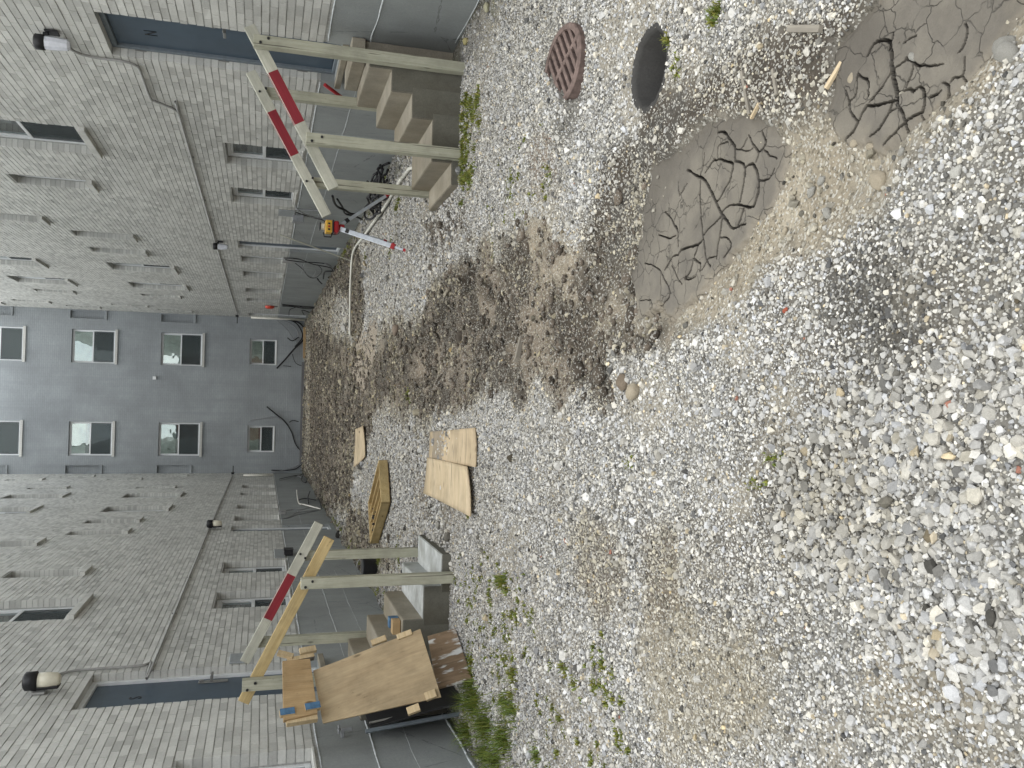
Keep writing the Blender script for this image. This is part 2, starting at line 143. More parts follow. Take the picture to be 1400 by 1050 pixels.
# painted brick: one tint per brick, taken from the brick's place in the bond, plus paint texture
def brickpaint(name, base, axis=1, joint=False):
    a = Mat(name, .62, .3).world()
    sep = a.n.new('ShaderNodeSeparateXYZ'); a.link(a.src, sep.inputs[0]); h = sep.outputs[axis]; z = sep.outputs[2]
    row = a.math('FLOOR', a.math('DIVIDE', z, .0677)); off = a.math('MULTIPLY', a.math('MODULO', row, 2.0), .5)
    cell = a.math('FLOOR', a.math('ADD', a.math('DIVIDE', h, .2032), off))
    cb = a.n.new('ShaderNodeCombineXYZ'); a.link(row, cb.inputs[0]); a.link(cell, cb.inputs[1])
    wn = a.n.new('ShaderNodeTexWhiteNoise'); a.link(cb.outputs[0], wn.inputs['Vector'])
    n = a.noise(1.1, 5, .6); f = a.noise(60, 5, .65)
    x = a.ramp(wn.outputs['Value'], (0, tuple(q*.78 for q in base)), (.5, base), (1, tuple(q*1.1 for q in base)))
    x = a.mix(.75, x, a.ramp(n, (.3, .78), (.7, 1.08)), 'MULTIPLY')
    x = a.mix(.5, x, a.ramp(f, (.35, .82), (.65, 1.05)), 'MULTIPLY')
    pe = a.noise(23, 7, .75, a.mapv((1, 1, 1), (3, 1, 7)))
    x = a.mix(a.ramp(pe, (.67, 0), (.71, .6)), x, tuple(q*1.5 for q in base))
    st = a.noise(1, 4, .6, a.mapv((3, 3, .5)))                       # rain streaks
    x = a.mix(a.ramp(st, (.5, 0), (.8, .3)), x, tuple(q*.62 for q in base))
    a.col(x); a.bump(f, .0012); a.bump(a.noise(14, 3), .002, .6)
    return a.m
M['brick'] = brickpaint('painted_brick_grey', (.66, .66, .625))
M['mortar'] = simple('painted_mortar_grey', (.42, .42, .40), .9, .2, var=.2, scale=40, bump=.002)
def farbrick():
    a = Mat('far_wall_paint', .6, .3).world()
    sep = a.n.new('ShaderNodeSeparateXYZ'); a.link(a.src, sep.inputs[0]); cb = a.n.new('ShaderNodeCombineXYZ')
    a.link(sep.outputs[0], cb.inputs[0]); a.link(sep.outputs[2], cb.inputs[1])
    b = a.n.new('ShaderNodeTexBrick'); b.inputs['Scale'].default_value = 1; b.inputs['Brick Width'].default_value = .2032; b.inputs['Row Height'].default_value = .0677
    b.inputs['Mortar Size'].default_value = .006; b.inputs['Mortar Smooth'].default_value = .3; a.link(cb.outputs[0], b.inputs['Vector'])
    base = (.335, .36, .375)
    b.inputs['Color1'].default_value = rgb(base); b.inputs['Color2'].default_value = rgb(tuple(q*.94 for q in base)); b.inputs['Mortar'].default_value = rgb(tuple(q*.84 for q in base))
    n = a.noise(.8, 6, .6); x = a.mix(.9, b.outputs['Color'], a.ramp(n, (.3, .76), (.7, 1.1)), 'MULTIPLY')
    st = a.noise(1, 4, .6, a.mapv((4, 4, .35))); x = a.mix(a.ramp(st, (.46, 0), (.7, .5)), x, tuple(q*.72 for q in base))
    a.col(x); a.bump(b.outputs['Fac'], -.003); return a.m
M['far'] = farbrick()
def plinthmat():
    a = Mat('plinth_render_grey', .6, .3).world(); base = (.31, .33, .33)
    n = a.noise(1.2, 7, .62); f = a.noise(45, 6, .7); w = a.noise(1, 4, .6, a.mapv((5, 5, .8)))
    x = a.ramp(n, (.3, tuple(q*.82 for q in base)), (.7, tuple(q*1.14 for q in base)))
    x = a.mix(.4, x, a.ramp(f, (.35, .8), (.65, 1.1)), 'MULTIPLY'); x = a.mix(a.ramp(w, (.48, 0), (.75, .35)), x, tuple(q*.66 for q in base))
    sp = a.noise(85, 3, .8); x = a.mix(a.ramp(sp, (.68, 0), (.72, .55)), x, tuple(q*1.6 for q in base))
    ck = a.voro(1.1, a.mapv((1, 1, .8)), 'DISTANCE_TO_EDGE'); dn = a.noise(9, 5)
    ck2 = a.math('ADD', ck, a.math('MULTIPLY', a.math('SUBTRACT', dn, .5), .05))
    line = a.ramp(a.math('ABSOLUTE', ck2), (.0, 1), (.004, 0)); x = a.mix(a.math('MULTIPLY', line, .6), x, (.05, .05, .05))
    a.col(x); a.bump(f, .0025); a.bump(n, .01, .5); return a.m
M['plinth'] = plinthmat()
M['caulk'] = simple('pale_caulk', (.52, .55, .56), .7, var=.25, scale=25)
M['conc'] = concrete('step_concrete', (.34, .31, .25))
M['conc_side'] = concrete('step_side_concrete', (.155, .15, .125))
M['conc_white'] = concrete('white_painted_concrete', (.55, .57, .56), (.45, .44, .4), 2.5, .7)
M['post'] = wood('grey_green_treated_wood', (.40, .40, .31), (.55, .54, .43), crack=.75)
M['wpaint'] = wood('worn_white_paint', (.50, .50, .41), (.66, .65, .56), crack=.6, knots=False)
M['fresh'] = wood('fresh_pine', (.50, .36, .16), (.68, .54, .29), knots=True, crack=.2)
M['ply'] = wood('plywood_face', (.40, .30, .18), (.51, .40, .25), grain=7, crack=.12)
M['plyw'] = wood('weathered_plywood', (.52, .41, .26), (.66, .54, .37), grain=6, crack=.5)
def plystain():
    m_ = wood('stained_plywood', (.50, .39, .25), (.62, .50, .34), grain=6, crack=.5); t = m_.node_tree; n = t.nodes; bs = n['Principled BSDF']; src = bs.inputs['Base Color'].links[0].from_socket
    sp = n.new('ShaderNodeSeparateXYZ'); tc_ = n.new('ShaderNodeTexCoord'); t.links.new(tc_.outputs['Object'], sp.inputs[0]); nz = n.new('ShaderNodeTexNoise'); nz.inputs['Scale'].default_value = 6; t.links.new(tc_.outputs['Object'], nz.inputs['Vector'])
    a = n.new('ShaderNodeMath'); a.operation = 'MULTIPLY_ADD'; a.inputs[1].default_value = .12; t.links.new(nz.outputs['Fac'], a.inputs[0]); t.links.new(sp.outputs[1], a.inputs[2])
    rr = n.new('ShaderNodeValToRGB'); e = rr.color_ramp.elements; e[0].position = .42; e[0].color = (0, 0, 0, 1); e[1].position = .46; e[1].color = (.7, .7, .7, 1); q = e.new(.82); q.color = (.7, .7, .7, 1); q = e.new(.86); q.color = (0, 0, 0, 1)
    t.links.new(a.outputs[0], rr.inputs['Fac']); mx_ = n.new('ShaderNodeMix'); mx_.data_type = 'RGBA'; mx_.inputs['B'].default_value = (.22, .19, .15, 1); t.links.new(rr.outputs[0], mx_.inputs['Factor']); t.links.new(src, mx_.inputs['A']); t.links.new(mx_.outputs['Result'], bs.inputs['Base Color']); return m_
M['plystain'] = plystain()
M['plank'] = wood('orange_plank', (.42, .28, .14), (.56, .40, .22), grain=9, crack=.25)
M['drain'] = concrete('shaded_drain_concrete', (.055, .053, .05)); M['pit'] = simple('shaded_drain_bottom', (.012, .012, .014), .4)  # near-black colours paint in the shade inside the drain hole
M['brownb'] = wood('dark_ply', (.20, .135, .085), (.36, .26, .17), grain=9, crack=.4)
def smear(m_):
    t = m_.node_tree; n = t.nodes; bs = n['Principled BSDF']; src = bs.inputs['Base Color'].links[0].from_socket; tc_ = n.new('ShaderNodeTexCoord'); mp_ = n.new('ShaderNodeMapping'); mp_.inputs['Scale'].default_value = (5, 14, 5); mp_.inputs['Location'].default_value = (2.2, .4, 0)
    nz = n.new('ShaderNodeTexNoise'); nz.inputs['Scale'].default_value = 1; nz.inputs['Detail'].default_value = 5; t.links.new(tc_.outputs['Object'], mp_.inputs[0]); t.links.new(mp_.outputs[0], nz.inputs['Vector'])
    rr = n.new('ShaderNodeValToRGB'); rr.color_ramp.elements[0].position = .56; rr.color_ramp.elements[1].position = .63; t.links.new(nz.outputs['Fac'], rr.inputs['Fac'])
    mx_ = n.new('ShaderNodeMix'); mx_.data_type = 'RGBA'; mx_.inputs['B'].default_value = (.62, .62, .60, 1); t.links.new(rr.outputs[0], mx_.inputs['Factor']); t.links.new(src, mx_.inputs['A']); t.links.new(mx_.outputs['Result'], bs.inputs['Base Color'])
smear(M['brownb'])
M['woodgrey'] = wood('weathered_grey_wood', (.20, .18, .15), (.33, .30, .25))
def redm():
    a = Mat('red_paint', .5, .4); f = a.noise(1, 4, .6, a.mapv((3, 60, 60)))
    a.col(a.ramp(f, (.25, (.19, .016, .026)), (.7, (.29, .026, .038)))); a.bump(f, .0006); return a.m
M['red'] = redm()
M['black'] = simple('black_plastic', (.018, .018, .02), .45, .4)
M['rubber'] = simple('cable_black', (.015, .015, .017), .55, .3)
M['cgrey'] = simple('cable_grey', (.26, .27, .28), .5, .4)
M['white'] = simple('white_frame', (.74, .76, .77), .4, .5, var=.05, scale=12, bump=0)
M['pvc'] = simple('white_pvc', (.68, .67, .60), .4, .5, var=.12, scale=8)
M['alu'] = simple('aluminium', (.62, .66, .72), .35, .5, .5)
M['door'] = simple('blue_grey_door', (.062, .092, .125), .42, .45, var=.16, scale=2.5, bump=.0004)
M['frameg'] = simple('grey_blue_frame', (.17, .20, .225), .5)
M['steel'] = simple('dull_steel', (.30, .30, .29), .4, .5, .7)
M['cond'] = simple('painted_conduit', (.34, .34, .33), .55)
M['boxg'] = simple('grey_box_paint', (.30, .32, .33), .5)
M['redp'] = simple('red_plastic', (.33, .015, .02), .4, .5)
M['orange'] = simple('orange_red_bell', (.55, .06, .03), .4, .5)
M['yellow'] = simple('yellow_case', (.62, .36, .04), .4, .5)
M['ltwood'] = wood('pale_offcut', (.56, .42, .24), (.72, .58, .37), crack=.1, knots=False)
M['bluep'] = simple('blue_paint', (.075, .16, .27), .6, var=.3)
M['iron'] = simple('rusty_iron', (.17, .125, .11), .75, .3, .3, var=.35, scale=25, bump=.002)
M['lens'] = simple('cream_lens', (.72, .68, .55), .35, .5, var=.06)
M['frost'] = simple('frosted_jar', (.66, .68, .74), .25, .6, var=.1)
M['blind'] = simple('blind', (.70, .74, .70), .8, .2, var=.2, scale=4, bump=0)
M['room'] = simple('dark_room', (.05, .05, .05), .9, .1)
M['roof'] = simple('roof_felt', (.16, .16, .165), .95, .1)
def glassm():
    a = Mat('window_glass'); n = a.n
    t = n.new('ShaderNodeBsdfTransparent'); t.inputs[0].default_value = (.86, .92, .90, 1)
    g = n.new('ShaderNodeBsdfGlossy'); g.inputs['Roughness'].default_value = .015; g.inputs[0].default_value = (.95, 1, 1, 1)
    nz = a.noise(1.6, 2); bp = n.new('ShaderNodeBump'); bp.inputs['Distance'].default_value = .006; bp.inputs['Strength'].default_value = .5
    a.link(nz, bp.inputs['Height']); a.link(bp.outputs[0], g.inputs['Normal'])
    f = n.new('ShaderNodeFresnel'); f.inputs['IOR'].default_value = 2.25
    x = n.new('ShaderNodeMixShader'); a.link(f.outputs[0], x.inputs[0]); a.link(t.outputs[0], x.inputs[1]); a.link(g.outputs[0], x.inputs[2])
    a.link(x.outputs[0], a.o.inputs[0]); return a.m
M['glass'] = glassm()
def screenm():
    a = Mat('insect_screen'); t = a.n.new('ShaderNodeBsdfTransparent'); t.inputs[0].default_value = (1, 1, 1, 1)
    a.b.inputs['Base Color'].default_value = (.06, .075, .08, 1); x = a.n.new('ShaderNodeMixShader'); x.inputs[0].default_value = .42
    a.link(t.outputs[0], x.inputs[1]); a.link(a.b.outputs[0], x.inputs[2]); a.link(x.outputs[0], a.o.inputs[0]); return a.m
M['screen'] = screenm()

# ------------------------------------------------------------ object helpers
def empty(name, loc, label, cat, group=None):
    o = bpy.data.objects.new(name, None); COL.objects.link(o); o.location = loc; o.empty_display_size = .1
    o['label'] = label; o['category'] = cat
    if group: o['group'] = group
    return o
def tag(o, label, cat, group=None, kind=None):
    if label: o['label'] = label
    if cat: o['category'] = cat
    if group: o['group'] = group
    if kind: o['kind'] = kind
    return o
WM = {}
def world_of(o): return WM.get(o) or Matrix.Translation(o.location)
def obj(name, me, mat=None, parent=None, mw=None):
    """link a mesh object; mw is its world matrix, without it the origin goes to the mesh's own base"""
    if mat and not me.materials: me.materials.append(M[mat])
    if mw is None:
        n = len(me.vertices); co = np.empty(n*3, np.float32); me.vertices.foreach_get('co', co); co = co.reshape(-1, 3)
        lo, hi = co.min(0), co.max(0); c = Vector(((lo[0]+hi[0])/2, (lo[1]+hi[1])/2, float(lo[2])))
        me.transform(Matrix.Translation(-c)); mw = Matrix.Translation(c)
    o = bpy.data.objects.new(name, me); COL.objects.link(o); WM[o] = mw.copy()
    if parent: o.parent = parent; o.matrix_basis = world_of(parent).inverted() @ mw
    else: o.matrix_basis = mw
    return o
def bm_mesh(bm, name='m', smooth=False):
    me = bpy.data.meshes.new(name); bm.to_mesh(me); bm.free()
    if smooth: me.polygons.foreach_set('use_smooth', [True]*len(me.polygons))
    return me
def abox(bm, a, b, mi=0):
    x0, y0, z0 = a; x1, y1, z1 = b
    v = [bm.verts.new(p) for p in ((x0, y0, z0), (x1, y0, z0), (x1, y1, z0), (x0, y1, z0), (x0, y0, z1), (x1, y0, z1), (x1, y1, z1), (x0, y1, z1))]
    fs = [bm.faces.new([v[i] for i in f]) for f in ((3, 2, 1, 0), (4, 5, 6, 7), (0, 1, 5, 4), (1, 2, 6, 5), (2, 3, 7, 6), (3, 0, 4, 7))]
    for f in fs: f.material_index = mi
    return v
def box_me(boxes, bevel=0, mats=None):
    bm = bmesh.new()
    for b in boxes: abox(bm, b[0], b[1], b[2] if len(b) > 2 else 0)
    for f in bm.faces: f.normal_update()
    bmesh.ops.recalc_face_normals(bm, faces=bm.faces)
    if bevel: bmesh.ops.bevel(bm, geom=list(bm.edges), offset=bevel, segments=1, affect='EDGES')
    me = bm_mesh(bm)
    for k in (mats or []): me.materials.append(M[k])
    return me
def frame(o, x, y=None, z=None):
    """matrix with local X along x; local Z near the hint z"""
    x = Vector(x).normalized(); z = Vector(z or (0, 0, 1)); y = z.cross(x).normalized(); z = x.cross(y)
    mm = Matrix((x, y, z)).transposed().to_4x4(); mm.translation = Vector(o); return mm
def beam(name, p0, p1, w, t, mat, parent=None, zh=(0, 0, 1), bevel=.003, bands=None, wob=0):
    """a timber from p0 to p1 (its axis), w wide (local Y), t thick (local Z); bands=[(a,b,mat)] painted stretches"""
    p0, p1 = Vector(p0), Vector(p1); Ln = (p1-p0).length
    cuts = [0, Ln]
    for a, b, k in (bands or []): cuts += [a, b]
    cuts = sorted(set(cuts)); n = 1 if bands else 1
    bm = bmesh.new(); ring = []
    for c in cuts:
        ring.append([bm.verts.new((c, sy*w/2, sz*t/2)) for sy, sz in ((-1, -1), (1, -1), (1, 1), (-1, 1))])
    bm.faces.new(ring[0][::-1]); bm.faces.new(ring[-1])
    mats = [mat]
    for i in range(len(cuts)-1):
        mi = 0
        for a, b, k in (bands or []):
            if cuts[i] >= a-1e-6 and cuts[i+1] <= b+1e-6:
                if k not in mats: mats.append(k)
                mi = mats.index(k)
        for j in range(4):
            f = bm.faces.new((ring[i][j], ring[i+1][j], ring[i+1][(j+1) % 4], ring[i][(j+1) % 4])); f.material_index = mi
    bmesh.ops.recalc_face_normals(bm, faces=bm.faces)
    if bevel:
        es = [e for e in bm.edges if not (len(bands or []) and abs(e.verts[0].co.x-e.verts[1].co.x) < 1e-6 and 1e-6 < e.verts[0].co.x < Ln-1e-6)]
        bmesh.ops.bevel(bm, geom=es, offset=bevel, segments=2, affect='EDGES', profile=.6)
    me = bm_mesh(bm)
    for k in mats: me.materials.append(M[k])
    return obj(name, me, None, parent, frame(p0, p1-p0, z=zh))
def slab(name, cs, th, mat, parent=None, bevel=.0015, sag=0, edge=None):
    """a flat board through the corners cs (first three fix the plane), th thick away from its face"""
    cs = [Vector(c) for c in cs]; x = (cs[1]-cs[0]).normalized(); nrm = x.cross(cs[-1]-cs[0]).normalized(); y = nrm.cross(x)
    pl = [(x.dot(c-cs[0]), y.dot(c-cs[0])) for c in cs]
    bm = bmesh.new(); a = [bm.verts.new((p[0], p[1], 0)) for p in pl]; b = [bm.verts.new((p[0], p[1], -th)) for p in pl]
    bm.faces.new(a); bm.faces.new(b[::-1]); n = len(a)
    for i in range(n): bm.faces.new((a[i], b[i], b[(i+1) % n], a[(i+1) % n]))
    bmesh.ops.recalc_face_normals(bm, faces=bm.faces)
    if bevel: bmesh.ops.bevel(bm, geom=list(bm.edges), offset=bevel, segments=1, affect='EDGES')
    me = bm_mesh(bm); me.materials.append(M[mat])
    mm = Matrix((x, y, nrm)).transposed().to_4x4(); mm.translation = cs[0]
    return obj(name, me, None, parent, mm)
def smoothpts(p, n=5):
    p = [Vector(q) for q in p]
    if len(p) < 3: return p
    o = []
    for i in range(len(p)-1):
        a, b, c, d = p[max(i-1, 0)], p[i], p[i+1], p[min(i+2, len(p)-1)]
        for k in range(n):
            t = k/n; o.append(.5*((2*b)+(c-a)*t+(2*a-5*b+4*c-d)*t*t+(3*b-a-3*c+d)*t**3))
    o.append(p[-1]); return o
def tube_bm(bm, p, r, seg=8, cap=True):
    p = [Vector(q) for q in p]; rings = []; up = None
    rr = r if hasattr(r, '__len__') else [r]*len(p)
    for i, q in enumerate(p):
        d = (p[min(i+1, len(p)-1)]-p[max(i-1, 0)]).normalized()
        if up is None: up = d.orthogonal().normalized()
        up = (up-d*up.dot(d)).normalized(); s = d.cross(up)
        rings.append([bm.verts.new(q+(up*math.cos(2*math.pi*k/seg)+s*math.sin(2*math.pi*k/seg))*rr[i]) for k in range(seg)])
    for i in range(len(rings)-1):
        for k in range(seg):
            f = bm.faces.new((rings[i][k], rings[i][(k+1) % seg], rings[i+1][(k+1) % seg], rings[i+1][k])); f.smooth = True
    if cap: bm.faces.new(rings[0][::-1]); bm.faces.new(rings[-1])
def tube(name, p, r, mat, parent=None, seg=8, n=0):
    if n: p = smoothpts(p, n)
    bm = bmesh.new(); tube_bm(bm, p, r, seg); bmesh.ops.recalc_face_normals(bm, faces=bm.faces)
    me = bm_mesh(bm); me.materials.append(M[mat]); return obj(name, me, None, parent)
def npmesh(name, V, F, mat=None, smooth=False):
    V = np.asarray(V, np.float32); F = np.asarray(F, np.int32); k = F.shape[1]
    me = bpy.data.meshes.new(name); me.vertices.add(len(V)); me.vertices.foreach_set('co', V.ravel())
    me.loops.add(F.size); me.loops.foreach_set('vertex_index', F.ravel()); me.polygons.add(len(F))
    me.polygons.foreach_set('loop_start', np.arange(len(F), dtype=np.int32)*k)
    try: me.polygons.foreach_set('loop_total', np.full(len(F), k, np.int32))
    except Exception: pass
    me.polygons.foreach_set('use_smooth', np.full(len(F), bool(smooth)))
    me.update(calc_edges=True); me.validate()
    if mat: me.materials.append(M[mat])
    return me

# ------------------------------------------------------------ noise and masks on the ground plane
_G = {}
def vn(x, y, s, seed):
    g = _G.setdefault(seed, np.random.default_rng(seed).random((256, 256)))
    x = np.asarray(x, float)/s+1000; y = np.asarray(y, float)/s+1000
    i = np.floor(x).astype(int); j = np.floor(y).astype(int); u = x-i; v = y-j; u = u*u*(3-2*u); v = v*v*(3-2*v)
    a = g[i % 256, j % 256]; b = g[(i+1) % 256, j % 256]; c = g[i % 256, (j+1) % 256]; d = g[(i+1) % 256, (j+1) % 256]
    return (a*(1-u)+b*u)*(1-v)+(c*(1-u)+d*u)*v
def fb(x, y, s, seed, o=4):
    t = 0; a = 1; n = 0
    for k in range(o): t = t+a*vn(x, y, s/2**k, seed+k); n += a; a *= .55
    return t/n-.5
def sdist(x, y, poly):
    """signed distance, positive inside"""
    x = np.asarray(x, float); y = np.asarray(y, float); d = np.full(x.shape, 1e9); ins = np.zeros(x.shape, bool)
    n = len(poly)
    for i in range(n):
        x0, y0 = poly[i]; x1, y1 = poly[(i+1) % n]; ex, ey = x1-x0, y1-y0; l = ex*ex+ey*ey+1e-12
        t = np.clip(((x-x0)*ex+(y-y0)*ey)/l, 0, 1); d = np.minimum(d, (x-x0-t*ex)**2+(y-y0-t*ey)**2)
        c = ((y0 > y) != (y1 > y)) & (x < ex*(y-y0)/(ey if abs(ey) > 1e-12 else 1e-12)+x0); ins ^= c
    return np.where(ins, 1, -1)*np.sqrt(d)
def ss(a, b, x): t = np.clip((x-a)/(b-a), 0, 1); return t*t*(3-2*t)
def mudsd(x, y, which=None):
    d = sdist(x, y, MUD1) if which is MUD1 else sdist(x, y, MUD2) if which is MUD2 else np.maximum(sdist(x, y, MUD1), sdist(x, y, MUD2))
    return d+fb(x, y, .26, 210)*.14+fb(x, y, .07, 220)*.07+fb(x, y, .022, 230)*.03
HOLE = (1.505, 3.39, .160)
def masks(x, y):
    m = {}
    nz = fb(x, y, .35, 50)*1.0; n2 = fb(x, y, 1.6, 60)
    for k, p in ZONES.items():
        big = k in ('far', 'pale', 'farright', 'lmid', 'lply', 'rstep'); w = .05 if k[:3] == 'pit' else .06 if k in ('pale', 'streak') else .3 if k == 'brown3' else .25 if big else .10
        a = .55 if big else .42 if k in ('soil', 'sandy', 'sandy2', 'brown1', 'brown2', 'brown3', 'dark') else .26
        m[k] = ss(-w, w, sdist(x, y, p)+nz*a)
    m['mud'] = ss(-.025, .015, mudsd(x, y))
    m['dist'] = ss(16, 24, y+n2*6)                     # the far ground is mostly trodden dirt
    m['edge'] = np.maximum(ss(.55, .05, R-x+nz*.3), ss(.5, .05, x-L+nz*.3))*ss(3, 6, y)  # wall foot band: moss, and contact shade painted into soil and stones
    return m
def height(x, y, m=None, mudlevel=True):
    m = m or masks(x, y)
    h = .030*fb(x, y, .42, 10)+.009*fb(x, y, .13, 12, 2)+.035*fb(x, y, 2.2, 20)*ss(1.2, 3, y)
    h = h-.045*np.maximum(m['silt'], m['mud'])-.02*m['soil']-.01*m['far']
    h = h+(m['soil']*.12+m['far']*.09+m['farright']*.05+m['lmid']*.05+m['rstep']*.03+m['silt']*(1-m['mud'])*.05)*fb(x, y, .16, 30, 5)
    h = h-.10*(m['pit1']+m['pit2']+m['pit3'])
    rut = np.abs(x-.45-.25*np.sin(y*.35)); h = h-.02*np.exp(-(rut/.14)**2)*ss(4.2, 6, y)*ss(15, 10, y)
    h = h+.05*m['edge']*ss(8, 12, y)*(.6+fb(x, y, .3, 33)*1.6)
    bank = np.exp(-((33.75-y)/.45)**2); h = h+.16*bank*(.7+fb(x, y, .5, 35))
    gd = (x-1.90)*.707-(y-4.42)*.707; h = h+.10*ss(.38, .26, np.hypot(x-1.86, y-4.47))*ss(-.05, -.10, gd)
    rr_ = np.hypot(x-HOLE[0], y-HOLE[1]); h = np.where(rr_ < .26, h*(1-ss(.26, .2, rr_)*.8), h)
    return h
HOLE = (1.505, 3.39, .160)

# ================================================================ GROUND
def rows():
    ys = [-3.0, -2, -1, -.3, .3, .7]; y = 1.0
    while y < 34.2: ys.append(y); y += max(.013, .0028*(y*y*.35+y))
    ys.append(34.3); return np.array(ys)
ys = rows(); xs = np.arange(-2.80, 3.40, .0155)
xs = np.concatenate(([-9, -6, -4], xs, [4.5, 6.5, 9]))
GX, GY = np.meshgrid(xs, ys)
mk = masks(GX, GY); H = height(GX, GY, mk)
H = np.where((GX < -2.9) | (GX > 3.45) | (GY < .5), -.02, H)
H = H-.09*ss(.0, .05, mudsd(GX, GY))
V = np.stack([GX, GY, H], -1).reshape(-1, 3); ny, nx = GX.shape
idx = np.arange(ny*nx).reshape(ny, nx)
F = np.stack([idx[:-1, :-1], idx[:-1, 1:], idx[1:, 1:], idx[1:, :-1]], -1).reshape(-1, 4)
cx = V[F].mean(1); keep = np.hypot(cx[:, 0]-HOLE[0], cx[:, 1]-HOLE[1]) > HOLE[2]+.016
def under_mud(c):
    return np.minimum(sdist(c[:, 0], c[:, 1], MUD1), 9) > .06
F = F[keep]
me = npmesh('ground', V, F, smooth=True)
def lerp(c, k, m): return c*(1-m[..., None])+np.array(k)*m[..., None]
C = np.ones(GX.shape+(3,))*np.array((.165, .158, .142))
C = lerp(C, (.12, .108, .09), ss(-.05, .25, fb(GX, GY, .6, 70))*.7)
C = lerp(C, (.27, .245, .20), ss(.02, -.22, fb(GX, GY, .3, 44)+.6*fb(GX, GY, 1.1, 46))*.85); C = lerp(C, (.24, .21, .155), mk['sandy']*.7); C = lerp(C, (.24, .205, .15), mk['sandy2']*.6)
C = lerp(C, (.10, .078, .058), np.maximum(mk['brown1'], mk['brown2'])*.6); C = lerp(C, (.055, .045, .032), mk['brown3']*.8); C = lerp(C, (.2, .15, .11), mk['bits']*.6)
tone = ss(-.08, .2, fb(GX, GY, .45, 80)+.35*fb(GX, GY, .12, 83))
dirt = np.array((.050, .040, .030))*(1-tone[..., None])+np.array((.20, .165, .125))*tone[..., None]
def lerpc(c, k, m): return c*(1-m[..., None])+k*m[..., None]
C = lerpc(C, dirt, np.clip(mk['soil']*.92, 0, 1)); C = lerpc(C, dirt*1.05, np.clip(np.maximum.reduce([mk['far'], mk['farright'], mk['lmid'], mk['rstep'], mk['lply']*.7])*.95, 0, 1))
C = lerpc(C, dirt*1.0, mk['dist']*.6); C = lerp(C, (.34, .29, .23), mk['pale']*.95); C = lerp(C, (.060, .050, .040), mk['damp']*(1-mk['mud'])*.85)
C = lerp(C, (.29, .25, .19), mk['silt2']*ss(-.3, .05, fb(GX, GY, .3, 88))*.85)
t2 = ss(-.1, .15, fb(GX, GY, .22, 85))
sil = np.array((.25, .225, .18))*(1-t2[..., None])+np.array((.40, .36, .285))*t2[..., None]
C = lerp(C, (.028, .022, .017), np.maximum.reduce([mk['pit1'], mk['pit2'], mk['pit3']])); C = lerpc(C, sil, mk['silt'])
C = lerp(C, (.25, .215, .16), mk['tan']*.85*ss(-.25, .1, fb(GX, GY, .15, 89)+.1)); C = lerp(C, (.060, .050, .040), mk['damp']*(1-mk['mud'])*.85)
C = lerp(C, (.055, .05, .038), ss(.16, .02, np.minimum(R-GX, GX-L)+fb(GX, GY, .2, 97)*.15)); C = lerp(C, (.135, .125, .108), mk['mud']*.9)  # contact shade painted as a dark strip along both side walls; then mud tone
# damp strip between the gravel and the mud flat
dmp = ss(.09, 0, np.abs(sdist(GX, GY, [(.95, 3.9), (1.25, 3.4), (1.33, 3.05), (1.2, 3.0), (1.0, 3.35), (.72, 3.75), (.75, 3.95)])-.05)+fb(GX, GY, .2, 90)*.1)
C = lerp(C, (.075, .07, .062), dmp*.8)
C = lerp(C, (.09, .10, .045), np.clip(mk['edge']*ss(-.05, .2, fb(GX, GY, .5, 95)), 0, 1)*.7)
C = lerp(C, (.035, .033, .03), mk['dark']*.55+mk['dark2']*.2)
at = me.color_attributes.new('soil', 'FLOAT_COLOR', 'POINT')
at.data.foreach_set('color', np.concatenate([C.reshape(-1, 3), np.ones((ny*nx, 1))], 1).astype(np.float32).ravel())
def groundmat(name, fine=1.0):
    a = Mat(name, .95, .15).world(); c = a.attr('soil')
    n1 = a.noise(55, 6, .7); n2 = a.noise(9, 5, .6); v = a.voro(95, None, 'F1', 'Color'); vd = a.voro(95)
    c = a.mix(.7, c, a.ramp(n1, (.3, .62), (.7, 1.35)), 'MULTIPLY'); c = a.mix(.5, c, a.ramp(n2, (.3, .75), (.7, 1.2)), 'MULTIPLY')
    sp = a.math('GREATER_THAN', a.voro(70, None, 'F1', 'Distance'), .0)
    bw = a.n.new('ShaderNodeSeparateColor'); a.link(a.voro(130, None, 'F1', 'Color'), bw.inputs[0])
    c = a.mix(a.ramp(bw.outputs[0], (.80, 0), (.84, .55*fine)), c, (.46, .45, .41))
    c = a.mix(a.ramp(bw.outputs[1], (.86, 0), (.9, .5*fine)), c, (.05, .045, .035))
    a.col(c); a.bump(n1, .004*fine); a.bump(vd, .004*fine, .7); return a.m
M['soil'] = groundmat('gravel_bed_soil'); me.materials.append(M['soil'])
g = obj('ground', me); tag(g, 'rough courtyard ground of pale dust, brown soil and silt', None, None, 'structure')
# a wider sheet for everything beyond
M['outer'] = concrete('outer_ground_mat', (.3, .29, .27), sc=1)
bm = bmesh.new(); s = 400
for q in [(-s, -s, -.05), (s, -s, -.05), (s, s, -.05), (-s, s, -.05)]: bm.verts.new(q)
bm.verts.ensure_lookup_table(); bm.faces.new(bm.verts[:])
o = obj('outer_ground', bm_mesh(bm), 'outer'); o['kind'] = 'structure'; o.location.z = -.5
o['label'] = 'wider ground sheet beyond the courtyard'

